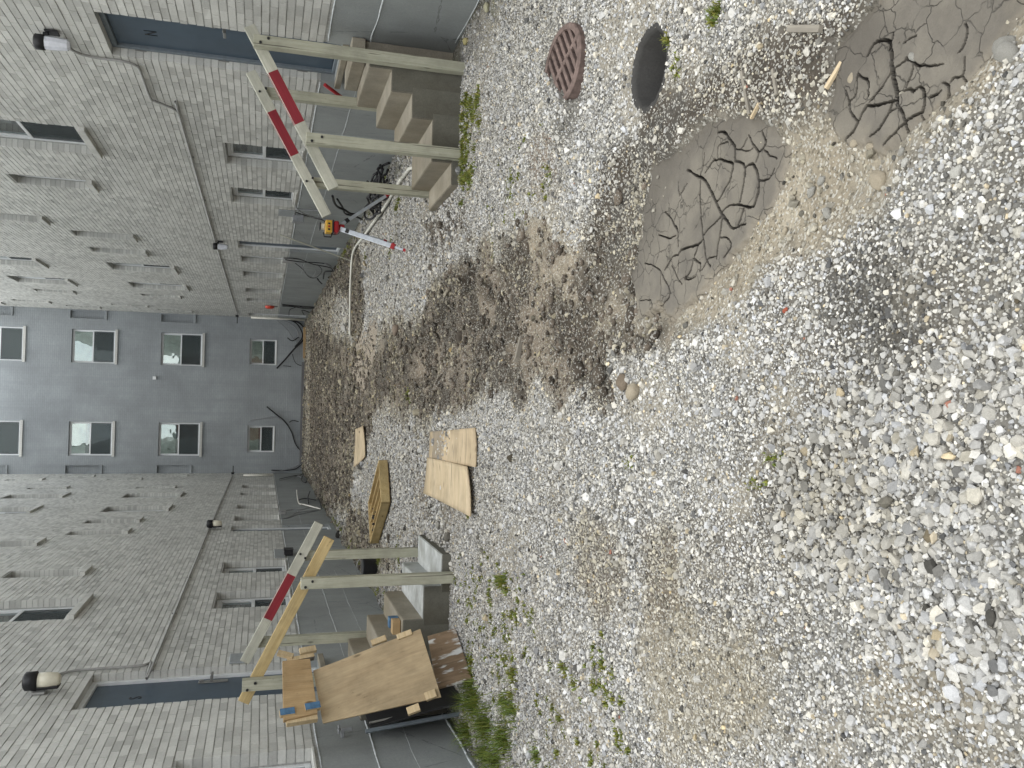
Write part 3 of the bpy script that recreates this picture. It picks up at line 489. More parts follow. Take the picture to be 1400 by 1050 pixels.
# ---------------------------------------------------------------- cracked mud flats: plates, each its own piece
def mudmat():
    a = Mat('mud_skin', .62, .35).world(); c = a.attr('soil')
    n1 = a.noise(14, 5, .6); n2 = a.noise(160, 4, .6)
    c = a.mix(.55, c, a.ramp(n1, (.3, .82), (.7, 1.15)), 'MULTIPLY'); c = a.mix(.3, c, a.ramp(n2, (.35, .8), (.65, 1.15)), 'MULTIPLY')
    wv = a.n.new('ShaderNodeVectorMath'); wv.operation = 'ADD'; nn_ = a.n.new('ShaderNodeTexNoise'); nn_.inputs['Scale'].default_value = 30; a.link(a.src, nn_.inputs['Vector'])
    scl = a.n.new('ShaderNodeVectorMath'); scl.operation = 'SCALE'; scl.inputs['Scale'].default_value = .035; a.link(nn_.outputs['Color'], scl.inputs[0]); a.link(a.src, wv.inputs[0]); a.link(scl.outputs[0], wv.inputs[1])
    e = a.voro(11, wv.outputs[0], 'DISTANCE_TO_EDGE'); hl = a.ramp(e, (.0, 1), (.022, 0)); gate = a.ramp(a.noise(5, 3), (.42, 0), (.52, 1)); hair = a.math('MULTIPLY', hl, gate)
    c = a.mix(a.math('MULTIPLY', hair, .75), c, (.03, .027, .022))
    gr = a.voro(140); c = a.mix(a.ramp(gr, (.10, .6), (.16, 0)), c, (.07, .06, .05))
    a.col(c); a.bump(hair, -.003); a.bump(n1, .003, .6); a.bump(n2, .0012, .8); return a.m
M['mud'] = mudmat()
def mudflat(poly, label, seed):
    st = .0025; p = np.array(poly); x = np.arange(p[:, 0].min()-.12, p[:, 0].max()+.12, st); y = np.arange(p[:, 1].min()-.12, p[:, 1].max()+.12, st)
    X, Y = np.meshgrid(x, y); sd_ = mudsd(X, Y, poly)
    wx = X+fb(X, Y, .045, seed+3)*.016; wy = Y+fb(X, Y, .045, seed+9)*.016
    dep = np.zeros(X.shape); near = np.full(X.shape, 9.)
    for w, pts in CRACKS:
        q = np.array([v[:2] for v in smoothpts([(a_, b_, 0) for a_, b_ in pts], 2)])
        if q[:, 0].max() < x[0] or q[:, 0].min() > x[-1] or q[:, 1].max() < y[0] or q[:, 1].min() > y[-1]: continue
        n = len(q)
        for i in range(n-1):
            x0, y0 = q[i]; x1, y1 = q[i+1]; ex, ey = x1-x0, y1-y0; l = ex*ex+ey*ey+1e-12
            t = np.clip(((wx-x0)*ex+(wy-y0)*ey)/l, 0, 1); d = np.sqrt((wx-x0-t*ex)**2+(wy-y0-t*ey)**2)
            tt = (i+t)/(n-1); hw = (.0019+.0020*abs(ex)/math.sqrt(l))*w*(.6+.4*np.sin(np.pi*np.clip(tt*1.1, 0, 1)))+.0009*(vn(X, Y, .02, seed+2)-.3)
            dep = np.maximum(dep, ss(hw+.0020, hw-.0003, d)*min(1, .45+w*.5)); near = np.minimum(near, np.maximum(d-hw, 0))
    m_ = masks(X, Y); base = height(X, Y, m_)
    pt = p[sdist(p[:, 0], p[:, 1], poly) > -1]; lvl = float(np.median(base[sd_ > .02]))+.006
    flat = lvl+.012*fb(X, Y, .4, seed+5)+.003*fb(X, Y, .06, seed+6)+.005*np.exp(-near/.012)*(near < .1)*.8
    z = flat*ss(-.05, .02, sd_)+(base-.02)*(1-ss(-.05, .02, sd_))+.004
    z = z-dep*.030
    z = np.where(sd_ < -.07, base-.03, z)
    ok = sd_ > -.085
    Vm = np.stack([X, Y, z], -1).reshape(-1, 3); r, c = X.shape; I = np.arange(r*c).reshape(r, c)
    Fm = np.stack([I[:-1, :-1], I[:-1, 1:], I[1:, 1:], I[1:, :-1]], -1).reshape(-1, 4)
    fok = ok.ravel()[Fm].all(1); fd = dep.ravel()[Fm].max(1)
    top = (fd < .25) & fok & (sd_.ravel()[Fm].min(1) > -.02)
    T = top.reshape(r-1, c-1); lab = np.zeros(T.shape, int); cur = 0
    for i in range(0, T.shape[0], 4):
        for j in range(0, T.shape[1], 4):
            if T[i, j] and not lab[i, j]:
                cur += 1; stck = [(i, j)]; lab[i, j] = cur
                while stck:
                    a, b = stck.pop()
                    for e, f in ((a+1, b), (a-1, b), (a, b+1), (a, b-1)):
                        if 0 <= e < T.shape[0] and 0 <= f < T.shape[1] and T[e, f] and not lab[e, f]: lab[e, f] = cur; stck.append((e, f))
    lab = lab.ravel(); cnt = np.bincount(lab)
    mudc = np.ones(X.shape+(3,))*np.array((.125, .112, .093)); t = ss(-.12, .12, fb(X, Y, .12, seed+7)); mudc = lerp(mudc, (.165, .148, .120), t*.8); mudc = lerp(mudc, (.08, .072, .06), ss(.1, .3, fb(X, Y, .3, seed+21))*.6)
    mudc = lerp(mudc, (.22, .19, .145), ss(.05, -.03, sd_)*.8*(1-m_['damp'])); mudc = lerp(mudc, (.085, .075, .062), m_['damp']*.75); mudc = lerp(mudc, (.014, .012, .010), ss(.0, .3, dep))
    root = None
    def part(fs, name, parent):
        F2 = Fm[fs]; u, inv = np.unique(F2, return_inverse=True); me_ = npmesh(name, Vm[u], inv.reshape(-1, 4), 'mud', True)
        a_ = me_.color_attributes.new('soil', 'FLOAT_COLOR', 'POINT'); cc = mudc.reshape(-1, 3)[u]
        a_.data.foreach_set('color', np.concatenate([cc, np.ones((len(u), 1))], 1).astype(np.float32).ravel())
        return obj(name, me_, None, parent)
    good = [k for k in range(1, len(cnt)) if cnt[k] > 140]
    rest = fok & ~np.isin(lab, good)
    root = part(rest, 'mud_flat', None); tag(root, label, None, None, 'structure')
    for k in good: part(fok & (lab == k), 'mud_plate', root)
mudflat(MUD1, 'large flat of cracked grey mud in front of the drain hole', 200)
mudflat(MUD2, 'smaller flat of cracked grey mud nearest the camera', 300)

# ---------------------------------------------------------------- gravel (instanced stones, nobody could count them)
def stones():
    P, S_, K, T_ = [], [], [], []
    def band(x0, x1, y0, y1, pitch, smul=1.0, frac=1.0, big=False):
        gx = np.arange(x0, x1, pitch); gy = np.arange(y0, y1, pitch); X, Y = np.meshgrid(gx, gy)
        X = X.ravel()+RNG.uniform(-.5, .5, X.size)*pitch; Y = Y.ravel()+RNG.uniform(-.5, .5, Y.size)*pitch
        if frac < 1: k = RNG.random(X.size) < frac; X, Y = X[k], Y[k]
        m = masks(X, Y); h = height(X, Y, m); n = X.size
        coarse = m['coarse']*ss(-.25, .1, fb(X, Y, .5, 41)+.05)
        cov = np.ones(n)
        cov -= .95*m['soil']+.97*m['silt']*(1-.35*m['damp'])+.75*m['far']+.72*m['farright']+.6*m['lmid']+.75*m['rstep']+.35*m['lply']
        cov -= .45*m['tan']+.5*m['damp']*(1-m['silt'])+.35*ss(.12, .0, np.minimum(R-X, X-L)); cov -= m['pit1']+m['pit2']+m['pit3']; cov += .75*m['streak']+.6*m['island']-.9*m['pale']; cov -= .3*m['dist']+.35*m['sandy']+.3*m['sandy2']+.2*m['brown1']+.15*m['brown2']+.1*m['brown3']+.3*m['bits']+.6*m['edge']
        patch = fb(X, Y, .3, 44)+.6*fb(X, Y, 1.1, 46)
        cov = np.clip(cov, .0, 1)+np.clip(patch*1.5, -.55, .25)
        lo = np.where(m['silt'] > .5, .09, .06); cov = np.maximum(cov, lo*(m['mud'] < .2)); cov = np.where(m['mud'] > .3, .6, cov)
        if not big: cov = np.where(coarse > .55, cov*.75, cov)
        else: cov = coarse*1.1+(m['silt'] > .3)*(m['mud'] < .1)*.05+.012
        keep = (RNG.random(n) < cov)
        insm = m['mud'] > .4; keep &= ~insm | (RNG.random(n) < .016)
        keep &= np.hypot(X-HOLE[0], Y-HOLE[1]) > HOLE[2]+.018
        gd = (X-1.90)*.707-(Y-4.42)*.707; keep &= ~((np.hypot(X-1.90, Y-4.42) < .24) & (gd > -.085))
        keep &= (X > L+.01) & (X < R-.01) & (Y < D-.05)
        keep &= ~((X > 1.95) & (Y > 7.24) & (Y < 8.27)) & ~((X < -1.32) & (Y > 7.32) & (Y < 8.42))
        X, Y, h, coarse = X[keep], Y[keep], h[keep], coarse[keep]; n = X.size; mm_ = {k: v[keep] for k, v in m.items()}
        s = pitch*smul*np.exp(RNG.normal(0, .40, n))
        if big: s = np.clip(s, .009, .022)
        tone_ = np.clip(RNG.normal(.42, .125, n), .10, .70)
        if big: tone_ = .36+(tone_-.42)*.75
        dk = RNG.random(n) < (.05+.5*mm_['dark']+.45*mm_['dark2']); tone_ = np.where(dk, RNG.uniform(.05, .16, n), tone_)
        br = np.maximum.reduce([mm_['soil'], mm_['silt']*.7, mm_['far'], mm_['farright'], mm_['brown1']*.6, mm_['brown2']*.6, mm_['lmid'], mm_['dist']*.75, mm_['brown3']*.35, mm_['sandy']*.5])
        br = np.maximum(br, mm_['damp']*.35); br = np.clip(br+fb(X, Y, .6, 47)*.6, 0, 1)
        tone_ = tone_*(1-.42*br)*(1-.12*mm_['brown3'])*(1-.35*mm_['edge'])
        warm = np.clip(RNG.normal(.05, .035, n)+.16*br, -.015, .3)
        c = np.stack([tone_*(1+warm*.9), tone_*(1+warm*.35), tone_*(1-warm*.9)], -1)
        rd = RNG.random(n) < .0004; c[rd] = (.30, .14, .10)
        ys_ = RNG.random(n) < .02; c[ys_] *= (1.05, .92, .7)
        P.append(np.stack([X, Y, h+s*RNG.uniform(-.15, .5, n)], -1)); S_.append(s); T_.append(c)
    band(-1.7, 2.5, .75, 3.3, .0112, .45)
    band(-1.4, 2.2, .8, 3.6, .0195, .50, 1, True)
    band(-1.4, 2.2, .8, 3.4, .032, .46, .6, True)
    band(L, -1.7, .9, 3.3, .019, .47); band(2.5, R, .9, 3.3, .019, .47)
    band(L, R, 3.3, 7.4, .0138, .44)
    band(L, R, 3.0, 7.4, .045, .26, .3)
    band(L, R, 7.4, 14, .024, .46)
    band(L, R, 14, 33.7, .047, .42)
    return np.concatenate(P), np.concatenate(S_), np.concatenate(T_)
sp, ssz, stn = stones(); NS = len(sp); print('stones', NS)
pm = bpy.data.meshes.new('gravel'); pm.vertices.add(NS); pm.vertices.foreach_set('co', sp.astype(np.float32).ravel())
def addattr(me_, nm, ty, data, key):
    a_ = me_.attributes.new(nm, ty, 'POINT'); a_.data.foreach_set(key, np.ascontiguousarray(data).ravel())
sc3 = np.stack([ssz*RNG.uniform(.75, 1.3, NS), ssz*RNG.uniform(.7, 1.1, NS), ssz*RNG.uniform(.5, .95, NS)], -1)
addattr(pm, 'size3', 'FLOAT_VECTOR', sc3.astype(np.float32), 'vector')
rt = np.stack([RNG.normal(0, .38, NS), RNG.normal(0, .38, NS), RNG.uniform(0, 6.283, NS)], -1)
addattr(pm, 'rot3', 'FLOAT_VECTOR', rt.astype(np.float32), 'vector')
addattr(pm, 'kind_id', 'INT', RNG.integers(0, 9, NS).astype(np.int32), 'value')
addattr(pm, 'tint', 'FLOAT_VECTOR', stn.astype(np.float32), 'vector')
def stonemat():
    a = Mat('crushed_stone', .85, .25); c = a.attr('tint', 'INSTANCER', 'Vector')
    a.src = a.tc.outputs['Object']
    n = a.noise(2.2, 5, .7); f = a.noise(9, 4, .7)
    c = a.mix(.6, c, a.ramp(n, (.3, .72), (.7, 1.22)), 'MULTIPLY'); c = a.mix(.35, c, a.ramp(f, (.35, .7), (.65, 1.15)), 'MULTIPLY')
    a.col(c); return a.m
M['stone'] = stonemat()
go = obj('gravel', pm); tag(go, 'pale crushed stone gravel spread over the courtyard', 'gravel', None, 'stuff')
ng = bpy.data.node_groups.new('gravel_stones', 'GeometryNodeTree')
ng.interface.new_socket('Geometry', in_out='INPUT', socket_type='NodeSocketGeometry'); ng.interface.new_socket('Geometry', in_out='OUTPUT', socket_type='NodeSocketGeometry')
N_ = ng.nodes; gi = N_.new('NodeGroupInput'); gout = N_.new('NodeGroupOutput'); iop = N_.new('GeometryNodeInstanceOnPoints'); g2i = N_.new('GeometryNodeGeometryToInstance')
for k in range(9):
    pts = N_.new('GeometryNodePoints'); pts.inputs['Count'].default_value = 15 if k % 3 else 24
    rv = N_.new('FunctionNodeRandomValue'); rv.data_type = 'FLOAT_VECTOR'; rv.inputs[0].default_value = (-1, -1, -1); rv.inputs[1].default_value = (1, 1, 1); rv.inputs['Seed'].default_value = 11+k*7
    nr = N_.new('ShaderNodeVectorMath'); nr.operation = 'NORMALIZE'; ng.links.new(rv.outputs[0], nr.inputs[0])
    ch = N_.new('GeometryNodeConvexHull'); sm_ = N_.new('GeometryNodeSetMaterial'); sm_.inputs['Material'].default_value = M['stone']
    ng.links.new(nr.outputs[0], pts.inputs['Position']); ng.links.new(pts.outputs[0], ch.inputs[0]); ng.links.new(ch.outputs[0], sm_.inputs[0]); ng.links.new(sm_.outputs[0], g2i.inputs[0])
iop.inputs['Pick Instance'].default_value = True
def named(nm, ty):
    k = N_.new('GeometryNodeInputNamedAttribute'); k.data_type = ty; k.inputs[0].default_value = nm; return [q for q in k.outputs if q.enabled][0]
ng.links.new(gi.outputs[0], iop.inputs['Points']); ng.links.new(g2i.outputs[0], iop.inputs['Instance'])
ng.links.new(named('kind_id', 'INT'), iop.inputs['Instance Index'])
e2r = N_.new('FunctionNodeEulerToRotation'); ng.links.new(named('rot3', 'FLOAT_VECTOR'), e2r.inputs[0]); ng.links.new(e2r.outputs[0], iop.inputs['Rotation'])
ng.links.new(named('size3', 'FLOAT_VECTOR'), iop.inputs['Scale']); ng.links.new(iop.outputs[0], gout.inputs[0])
md = go.modifiers.new('stones', 'NODES'); md.node_group = ng

# ================================================================ BUILDINGS
BR_H, BR_L, JH, JV = .0677, .2032, .0085, .005
Z0 = 1.12
# openings: (y0, y1, z0, z1, kind)
right_open = [(7.77, 8.70, .985, 3.05, 'door'), (17.95, 18.78, .12, 2.2, 'reardoor'), (32.3, 33.2, .12, 2.19, 'reardoor')]
right_open += [(a, b, 1.19, 2.14, 'low') for a, b in ((11.2, 12.2), (13.5, 14.5), (19.72, 20.55), (22.0, 22.9), (25.3, 26.15), (27.7, 28.55))]
right_open += [(a, b, 3.83, 5.25, 'big') for a, b in ((11.17, 12.33), (21.95, 23.1), (25.35, 26.5))]
right_open += [(a, b, 4.22, 5.25, 'small') for a, b in ((13.85, 14.42), (18.06, 18.66), (19.9, 20.5), (28.0, 28.55), (32.45, 32.85))]
right_open += [(a, b, 5.56, 6.63, 'small') for a, b in ((16.87, 17.45), (31.35, 31.75))]
right_open += [(a, b, 6.84, 8.25, 'big') for a, b in ((11.17, 12.33), (22.0, 23.25), (25.4, 26.65))]
right_open += [(a, b, 7.25, 8.27, 'small') for a, b in ((13.85, 14.42), (19.9, 20.5), (28.12, 28.72), (32.5, 32.9))]
right_open += [(31.4, 31.9, 8.62, 9.65, 'small'), (16.87, 17.45, 8.62, 9.65, 'small')]
right_open += [(a, b, 9.84, 11.25, 'big') for a, b in ((22.0, 23.25), (25.4, 26.65))] + [(28.12, 28.72, 10.3, 11.3, 'small'), (32.5, 33.0, 10.3, 11.3, 'small')]
left_open = [(8.15, 9.14, .985, 3.12, 'door'), (18.58, 19.38, .12, 2.19, 'reardoor')]
left_open += [(a, b, 1.17, 2.14, 'low') for a, b in ((5.80, 6.83), (11.69, 12.71), (14.07, 15.07), (20.22, 21.12), (22.53, 23.42), (25.8, 26.6), (28.0, 28.96))]
left_open += [(a, b, 3.83, 5.25, 'big') for a, b in ((11.5, 12.68), (22.28, 23.4), (25.45, 26.62))]
left_open += [(a, b, 4.22, 5.25, 'small') for a, b in ((14.3, 14.85), (18.58, 19.12), (20.25, 20.87), (28.14, 28.6), (32.5, 32.85))]
left_open += [(a, b, 5.56, 6.6, 'small') for a, b in ((17.3, 17.97), (31.12, 31.5))]
left_open += [(a, b, 6.84, 8.25, 'big') for a, b in ((22.28, 23.5), (25.6, 26.65))]
left_open += [(a, b, 7.25, 8.25, 'small') for a, b in ((20.25, 20.87), (28.15, 28.65), (32.45, 32.8))]
left_open += [(31.2, 31.65, 8.58, 9.6, 'small'), (17.3, 17.97, 8.58, 9.6, 'small')]
left_open += [(a, b, 9.84, 11.25, 'big') for a, b in ((22.28, 23.5), (25.6, 26.65))]
# (x0, x1, z0, z1, kind)
far_open = [(1.46, 2.44, 1.14, 2.12, 'low'), (-1.88, -.87, 1.14, 2.12, 'low')]
for dz in (0, 3, 6): far_open += [(1.34, 2.55, 3.83+dz, 5.26+dz, 'big'), (-2.02, -.79, 3.83+dz, 5.26+dz, 'big')]
for dz in (0, 3.05, 6.1): far_open += [(2.95, 3.22, 4.15+dz, 5.28+dz, 'niche'), (-2.66, -2.37, 4.15+dz, 5.28+dz, 'niche')]

class Side:
    """maps (along, out, z) to the world for a facade; out > 0 goes into the building"""
    def __init__(s, kind): s.k = kind
    def p(s, a, o, z): return {'R': (R+o, a, z), 'L': (L-o, a, z), 'F': (a, D+o, z)}[s.k]
    def box(s, bm, a0, a1, o0, o1, z0, z1, mi=0):
        p, q = s.p(a0, o0, z0), s.p(a1, o1, z1)
        abox(bm, [min(u, v) for u, v in zip(p, q)], [max(u, v) for u, v in zip(p, q)], mi)
    def mesh(s, boxes, mat, bevel=0):
        bm = bmesh.new()
        for b in boxes: s.box(bm, *b)
        bmesh.ops.recalc_face_normals(bm, faces=bm.faces)
        if bevel: bmesh.ops.bevel(bm, geom=list(bm.edges), offset=bevel, segments=1, affect='EDGES')
        me = bm_mesh(bm); me.materials.append(M[mat]); return me

def wallquads(side, a0, a1, z0, z1, ops, o_front, depth, inset):
    """a facade sheet with holes and its reveals"""
    ops = [(p-inset, q+inset, r-inset, t+inset) for p, q, r, t, k in ops]
    ops = [o for o in ops if o[3] > z0 and o[2] < z1 and o[1] > a0 and o[0] < a1]
    A = sorted({a0, a1} | {min(max(v, a0), a1) for o in ops for v in o[:2]}); Zs = sorted({z0, z1} | {min(max(v, z0), z1) for o in ops for v in o[2:]})
    V, F = [], []
    def quad(*ps): i = len(V); V.extend(ps); F.append((i, i+1, i+2, i+3))
    for i in range(len(A)-1):
        for j in range(len(Zs)-1):
            ma, mz = (A[i]+A[i+1])/2, (Zs[j]+Zs[j+1])/2
            if any(o[0] < ma < o[1] and o[2] < mz < o[3] for o in ops): continue
            quad(*[side.p(a, o_front, z) for a, z in ((A[i], Zs[j]), (A[i+1], Zs[j]), (A[i+1], Zs[j+1]), (A[i], Zs[j+1]))])
    for p, q, r, t in ops:
        r2, t2 = max(r, z0), min(t, z1)
        for a in (p, q): quad(side.p(a, o_front, r2), side.p(a, depth, r2), side.p(a, depth, t2), side.p(a, o_front, t2))
        if t <= z1: quad(side.p(p, o_front, t), side.p(q, o_front, t), side.p(q, depth, t), side.p(p, depth, t))
        if r >= z0: quad(side.p(p, o_front, r), side.p(q, o_front, r), side.p(q, depth, r), side.p(p, depth, r))
    return npmesh('w', V, F)

def bricks(side, ops, ya, yb, root, near_key):
    """running bond of proud brick boxes; the 300 nearest in view as parts, the rest one part"""
    out = []
    n = int((TOP-Z0)/BR_H)
    for r in range(n):
        zc0 = (round(Z0/BR_H)+r)*BR_H; z0, z1 = zc0+JH/2, zc0+BR_H-JH/2; row = round(Z0/BR_H)+r
        if z0 < Z0: continue
        off = .5 if row % 2 else 0.0
        blk = sorted((p, q) for p, q, s0, s1, k in ops if s0 < (z0+z1)/2 < s1)
        segs = []; c = ya
        for p, q in blk:
            if p > c: segs.append((c, p))
            c = max(c, q)
        if c < yb: segs.append((c, yb))
        for p, q in segs:
            k = math.floor((p)/BR_L+off)
            cuts = [p]; y = (k+1-off)*BR_L
            while y < q: cuts.append(y); y += BR_L
            cuts.append(q)
            i = 0
            while i < len(cuts)-1:
                a, b = cuts[i], cuts[i+1]
                if b-a < .035 and i+2 < len(cuts): b = cuts[i+2]; i += 1
                a2 = a+(JV/2 if a != p else 0); b2 = b-(JV/2 if b != q else 0)
                if b2-a2 > .01: out.append((a2, b2, z0, z1))
                i += 1
    B = np.array(out); a = B[:, :2].mean(1); z = B[:, 2:].mean(1)
    vis = (z < 1.6+a*.405) & near_key(a, z)
    order = np.argsort(np.where(vis, a+np.abs(z-2)*.6, 1e6)); near = set(order[:300].tolist())
    bm = bmesh.new(); abox(bm, (0, 0, 0), (1, 1, 1)); bmesh.ops.recalc_face_normals(bm, faces=bm.faces); unit = bm_mesh(bm, 'brick'); unit.materials.append(M['brick'])
    rest = [i for i in range(len(B)) if i not in near]
    Br = B[rest]; jit = RNG.normal(0, .0014, len(Br)); m_ = len(Br)
    tl = RNG.normal(0, .0009, (m_, 4))
    V = np.zeros((m_, 8, 3))
    for c in range(8):
        ai, oi, zi = c & 1, (c >> 1) & 1, (c >> 2) & 1
        al = Br[:, ai]; zz = Br[:, 2+zi]; oo = np.where(oi, .102, jit+tl[:, ai+2*zi])+0*al
        if side.k == 'R': V[:, c] = np.stack([R+oo, al, zz], -1)
        else: V[:, c] = np.stack([L-oo, al, zz], -1)
    fc = np.array([(0, 1, 5, 4), (1, 3, 7, 5), (3, 2, 6, 7), (2, 0, 4, 6), (4, 5, 7, 6), (0, 2, 3, 1)])
    if side.k == 'L': fc = fc[:, ::-1]
    F = (np.arange(m_)[:, None, None]*8+fc[None]).reshape(-1, 4)
    o = obj('brickwork', npmesh('brickwork', V.reshape(-1, 3), F, 'brick'), None, root); o['kind'] = 'stuff'
    for i in near:
        a0, a1, z0, z1 = B[i]; j = random.gauss(0, .0014)
        p = side.p(a0, j, z0); q = side.p(a1, .102, z1); lo = [min(u, v) for u, v in zip(p, q)]; hi = [max(u, v) for u, v in zip(p, q)]
        mw = Matrix.Translation(lo) @ Matrix.Diagonal((hi[0]-lo[0], hi[1]-lo[1], hi[2]-lo[2], 1))
        b = bpy.data.objects.new('brick', unit); COL.objects.link(b); b.parent = root; b.matrix_basis = world_of(root).inverted() @ mw
    print(side.k, 'bricks', len(B))

_wc = {}
def window(side, p, q, r, t, kind, root, idx=0):
    w, h = q-p, t-r; o0 = .115; fw = .045 if kind != 'small' else .035; mid = r+h*.52 if kind != 'low' else r+h*.5
    fr = [(p, p+fw, o0, o0+.06, r, t), (q-fw, q, o0, o0+.06, r, t), (p+fw, q-fw, o0, o0+.06, r, r+fw), (p+fw, q-fw, o0, o0+.06, t-fw, t)]
    f = obj('window', side.mesh(fr, 'white', .004), None, root)
    obj('meeting_rail', side.mesh([(p+fw, q-fw, o0+.008, o0+.05, mid-.022, mid+.022)], 'white', .003), None, f)
    s2 = [(p+fw, p+fw+.028, o0+.022, o0+.055, r+fw, t-fw), (q-fw-.028, q-fw, o0+.022, o0+.055, r+fw, t-fw), (p+fw+.028, q-fw-.028, o0+.022, o0+.055, t-fw-.028, t-fw), (p+fw+.028, q-fw-.028, o0+.022, o0+.055, r+fw, r+fw+.03)]
    obj('sash', side.mesh(s2, 'white', .002), None, f)
    for a, b in ((mid+.022, t-fw-.028), (r+fw+.03, mid-.022)): obj('pane', side.mesh([(p+fw+.028, q-fw-.028, o0+.036, o0+.040, a, b)], 'glass'), None, f)
    obj('insect_screen', side.mesh([(p+fw, q-fw, o0+.014, o0+.016, r+fw, mid-.024)], 'screen'), None, f)
    g = random.Random(idx*31+7); lo = mid-.1+g.uniform(0, .25)*h if g.random() < .75 else r+fw
    obj('blind', side.mesh([(p+fw, q-fw, o0+.055, o0+.060, lo, t-fw)], 'blind'), None, f)
    if kind != 'low':                        # a sloping brick sill that stands proud
        e = .035; n = max(3, round((w+2*e)/.075)); bx = []
        for i in range(n):
            a = p-e+(w+2*e)*i/n; b = p-e+(w+2*e)*(i+1)/n-.005; bx.append((a, b, -.055, .112, r-.095, r-.012))
        me = side.mesh(bx, 'brick'); o = obj('window_sill', me, None, root)
    else: obj('window_sill', side.mesh([(p+.003, q-.003, -.012, .112, r-.02, r-.002)], 'brick', .002), None, root)
    return f

def text_mesh(s, size):
    cu = bpy.data.curves.new('t', 'FONT'); cu.body = s; cu.size = size; cu.extrude = .0012; cu.align_x = 'CENTER'; cu.align_y = 'CENTER'
    o = bpy.data.objects.new('t', cu); COL.objects.link(o); dg = bpy.context.evaluated_depsgraph_get(); dg.update()
    me = bpy.data.meshes.new_from_object(o.evaluated_get(dg)); bpy.data.objects.remove(o); me.materials.clear(); return me

def wing(kind, ops, label, root_loc):
    side = Side(kind); sgn = 1 if kind == 'R' else -1
    root = empty('apartment_building', root_loc, label, 'building')
    up = [o for o in ops]
    w = obj('wall', wallquads(side, YS, D, Z0, TOP, up, .0072, .30, .004), 'mortar', root)
    obj('plinth', wallquads(side, YS, D, -.35, Z0, ops, 0, .30, 0), 'plinth', root)
    # the rest of the block: ends, roof, back
    bk = side.mesh([(YS, D, 8.0, 8.2, -.35, TOP), (YS-.012, YS, .0, 8.2, -.35, TOP), (YS, D+.0, .9, .95, -.3, TOP-.1)], 'boxg'); obj('end_wall', bk, None, root)
    obj('roof', side.mesh([(YS-.02, D+.0, -.03, 8.25, TOP+.002, TOP+.12)], 'roof', .01), None, root)
    bricks(side, up, YS, D, root, (lambda a, z: a > 5.5) if kind == 'L' else (lambda a, z: (a > 5.6)))
    i = 0
    for p, q, r, t, k in ops:
        i += 1
        if k in ('low', 'big', 'small'): window(side, p, q, r, t, k, root, i+(100 if kind == 'L' else 0))
        else:
            dp = .105 if k == 'door' else .09; fw = .05
            d = obj('door', side.mesh([(p+fw, q-fw, dp, dp+.045, r+.035, t-fw)], 'door', .003), None, root)
            obj('door_frame', side.mesh([(p, p+fw, dp-.03, dp+.09, r, t), (q-fw, q, dp-.03, dp+.09, r, t), (p+fw, q-fw, dp-.03, dp+.09, t-fw, t), (p+fw, q-fw, dp-.035, dp+.09, r, r+.03)], 'frameg' if (k == 'door' and kind == 'R') else 'white', .004), None, d)
            if k == 'door':
                hy = (7.95 if kind == 'R' else 8.98)
                obj('handle', side.mesh([(hy-.035, hy+.035, dp-.012, dp, 1.86, 2.14), (hy-.015, hy+.015, dp-.06, dp-.012, 2.0, 2.03), (hy-.015, hy+.10, dp-.075, dp-.055, 2.0, 2.025), (hy-.018, hy+.018, dp-.03, dp-.012, 2.09, 2.13)], 'steel', .003), None, d)
                ly = 8.33 if kind == 'R' else 8.66; lz = 2.665
                tm = text_mesh('N' if kind == 'R' else 'S', .16); tm.materials.append(M['black'])
                # upright letter readable from the courtyard
                zx = Vector((0, -1, 0)) if kind == 'R' else Vector((0, 1, 0)); zn = Vector((-sgn, 0, 0)); zy = Vector((0, 0, 1))
                mm = Matrix((zx, zy, zn)).transposed().to_4x4(); mm.translation = Vector(side.p(ly, dp-.002, lz)); obj('letter', tm, None, d, mm)
                obj('threshold', side.mesh([(p-.02, q+.02, -.06, .14, .925, .982)], 'conc', .004), None, root)
                obj('hinge', side.mesh([((q if kind == 'R' else p)-.012, (q if kind == 'R' else p)+.012, dp-.04, dp-.028, zz, zz+.1) for zz in (1.25, 2.0, 2.75)], 'steel', .002), None, d)
    # caulk and render joints along the plinth: wavering thin beads
    def bead(z, r0, ya, yb, name='caulk_line', mat='caulk', amp=.006, gap=()):
        if yb-ya < .1: return
        bm = bmesh.new(); a = ya
        while a < yb:
            b = min(a+random.uniform(1.2, 3.5), yb)
            if not any(g0 < (a+b)/2 < g1 for g0, g1 in gap):
                n = max(3, int((b-a)/.12)); pts = [side.p(a+(b-a)*k/n, .0015, z+amp*(fb(a+(b-a)*k/n, z*7, .3, 400)*2)) for k in range(n+1)]
                tube_bm(bm, pts, [r0*(.55+.9*abs(fb(pp[1], z*3, .11, 410)*2)) for pp in pts], 5)
            a = b
        bmesh.ops.recalc_face_normals(bm, faces=bm.faces); obj(name, bm_mesh(bm), mat, root)
    dr = [(o[0]-.05, o[1]+.05) for o in ops if o[4] in ('door', 'reardoor')]
    ints = []; c = YS
    for a, b in sorted(dr): ints.append((c, a)); c = b
    ints.append((c, D-.02))
    for a, b in ints:
        bead(1.118, .0105, a, b)
        if a < 20: bead(.70 if kind == 'L' else .75, .012 if a < 8 else .006, a, min(b, 22), amp=.012)
        if kind == 'L': bead(.42, .004, a, min(b, 14), amp=.02)
    bead(.03 if kind == 'L' else .02, .016 if kind == 'L' else .008, YS, 7.4, amp=.02)
    for a in ((4.6, 6.35, 10.4, 12.6, 14.9, 21.2, 24.3) if kind == 'R' else (4.9, 10.2, 13.3, 16.4, 21.8, 24.6)):
        bm = bmesh.new(); pts = [side.p(a+.01*math.sin(zz*9), .0015, zz) for zz in np.linspace(.08, 1.11, 9)]; tube_bm(bm, pts, .004, 5); obj('render_joint', bm_mesh(bm), 'caulk', root)
    return root, side
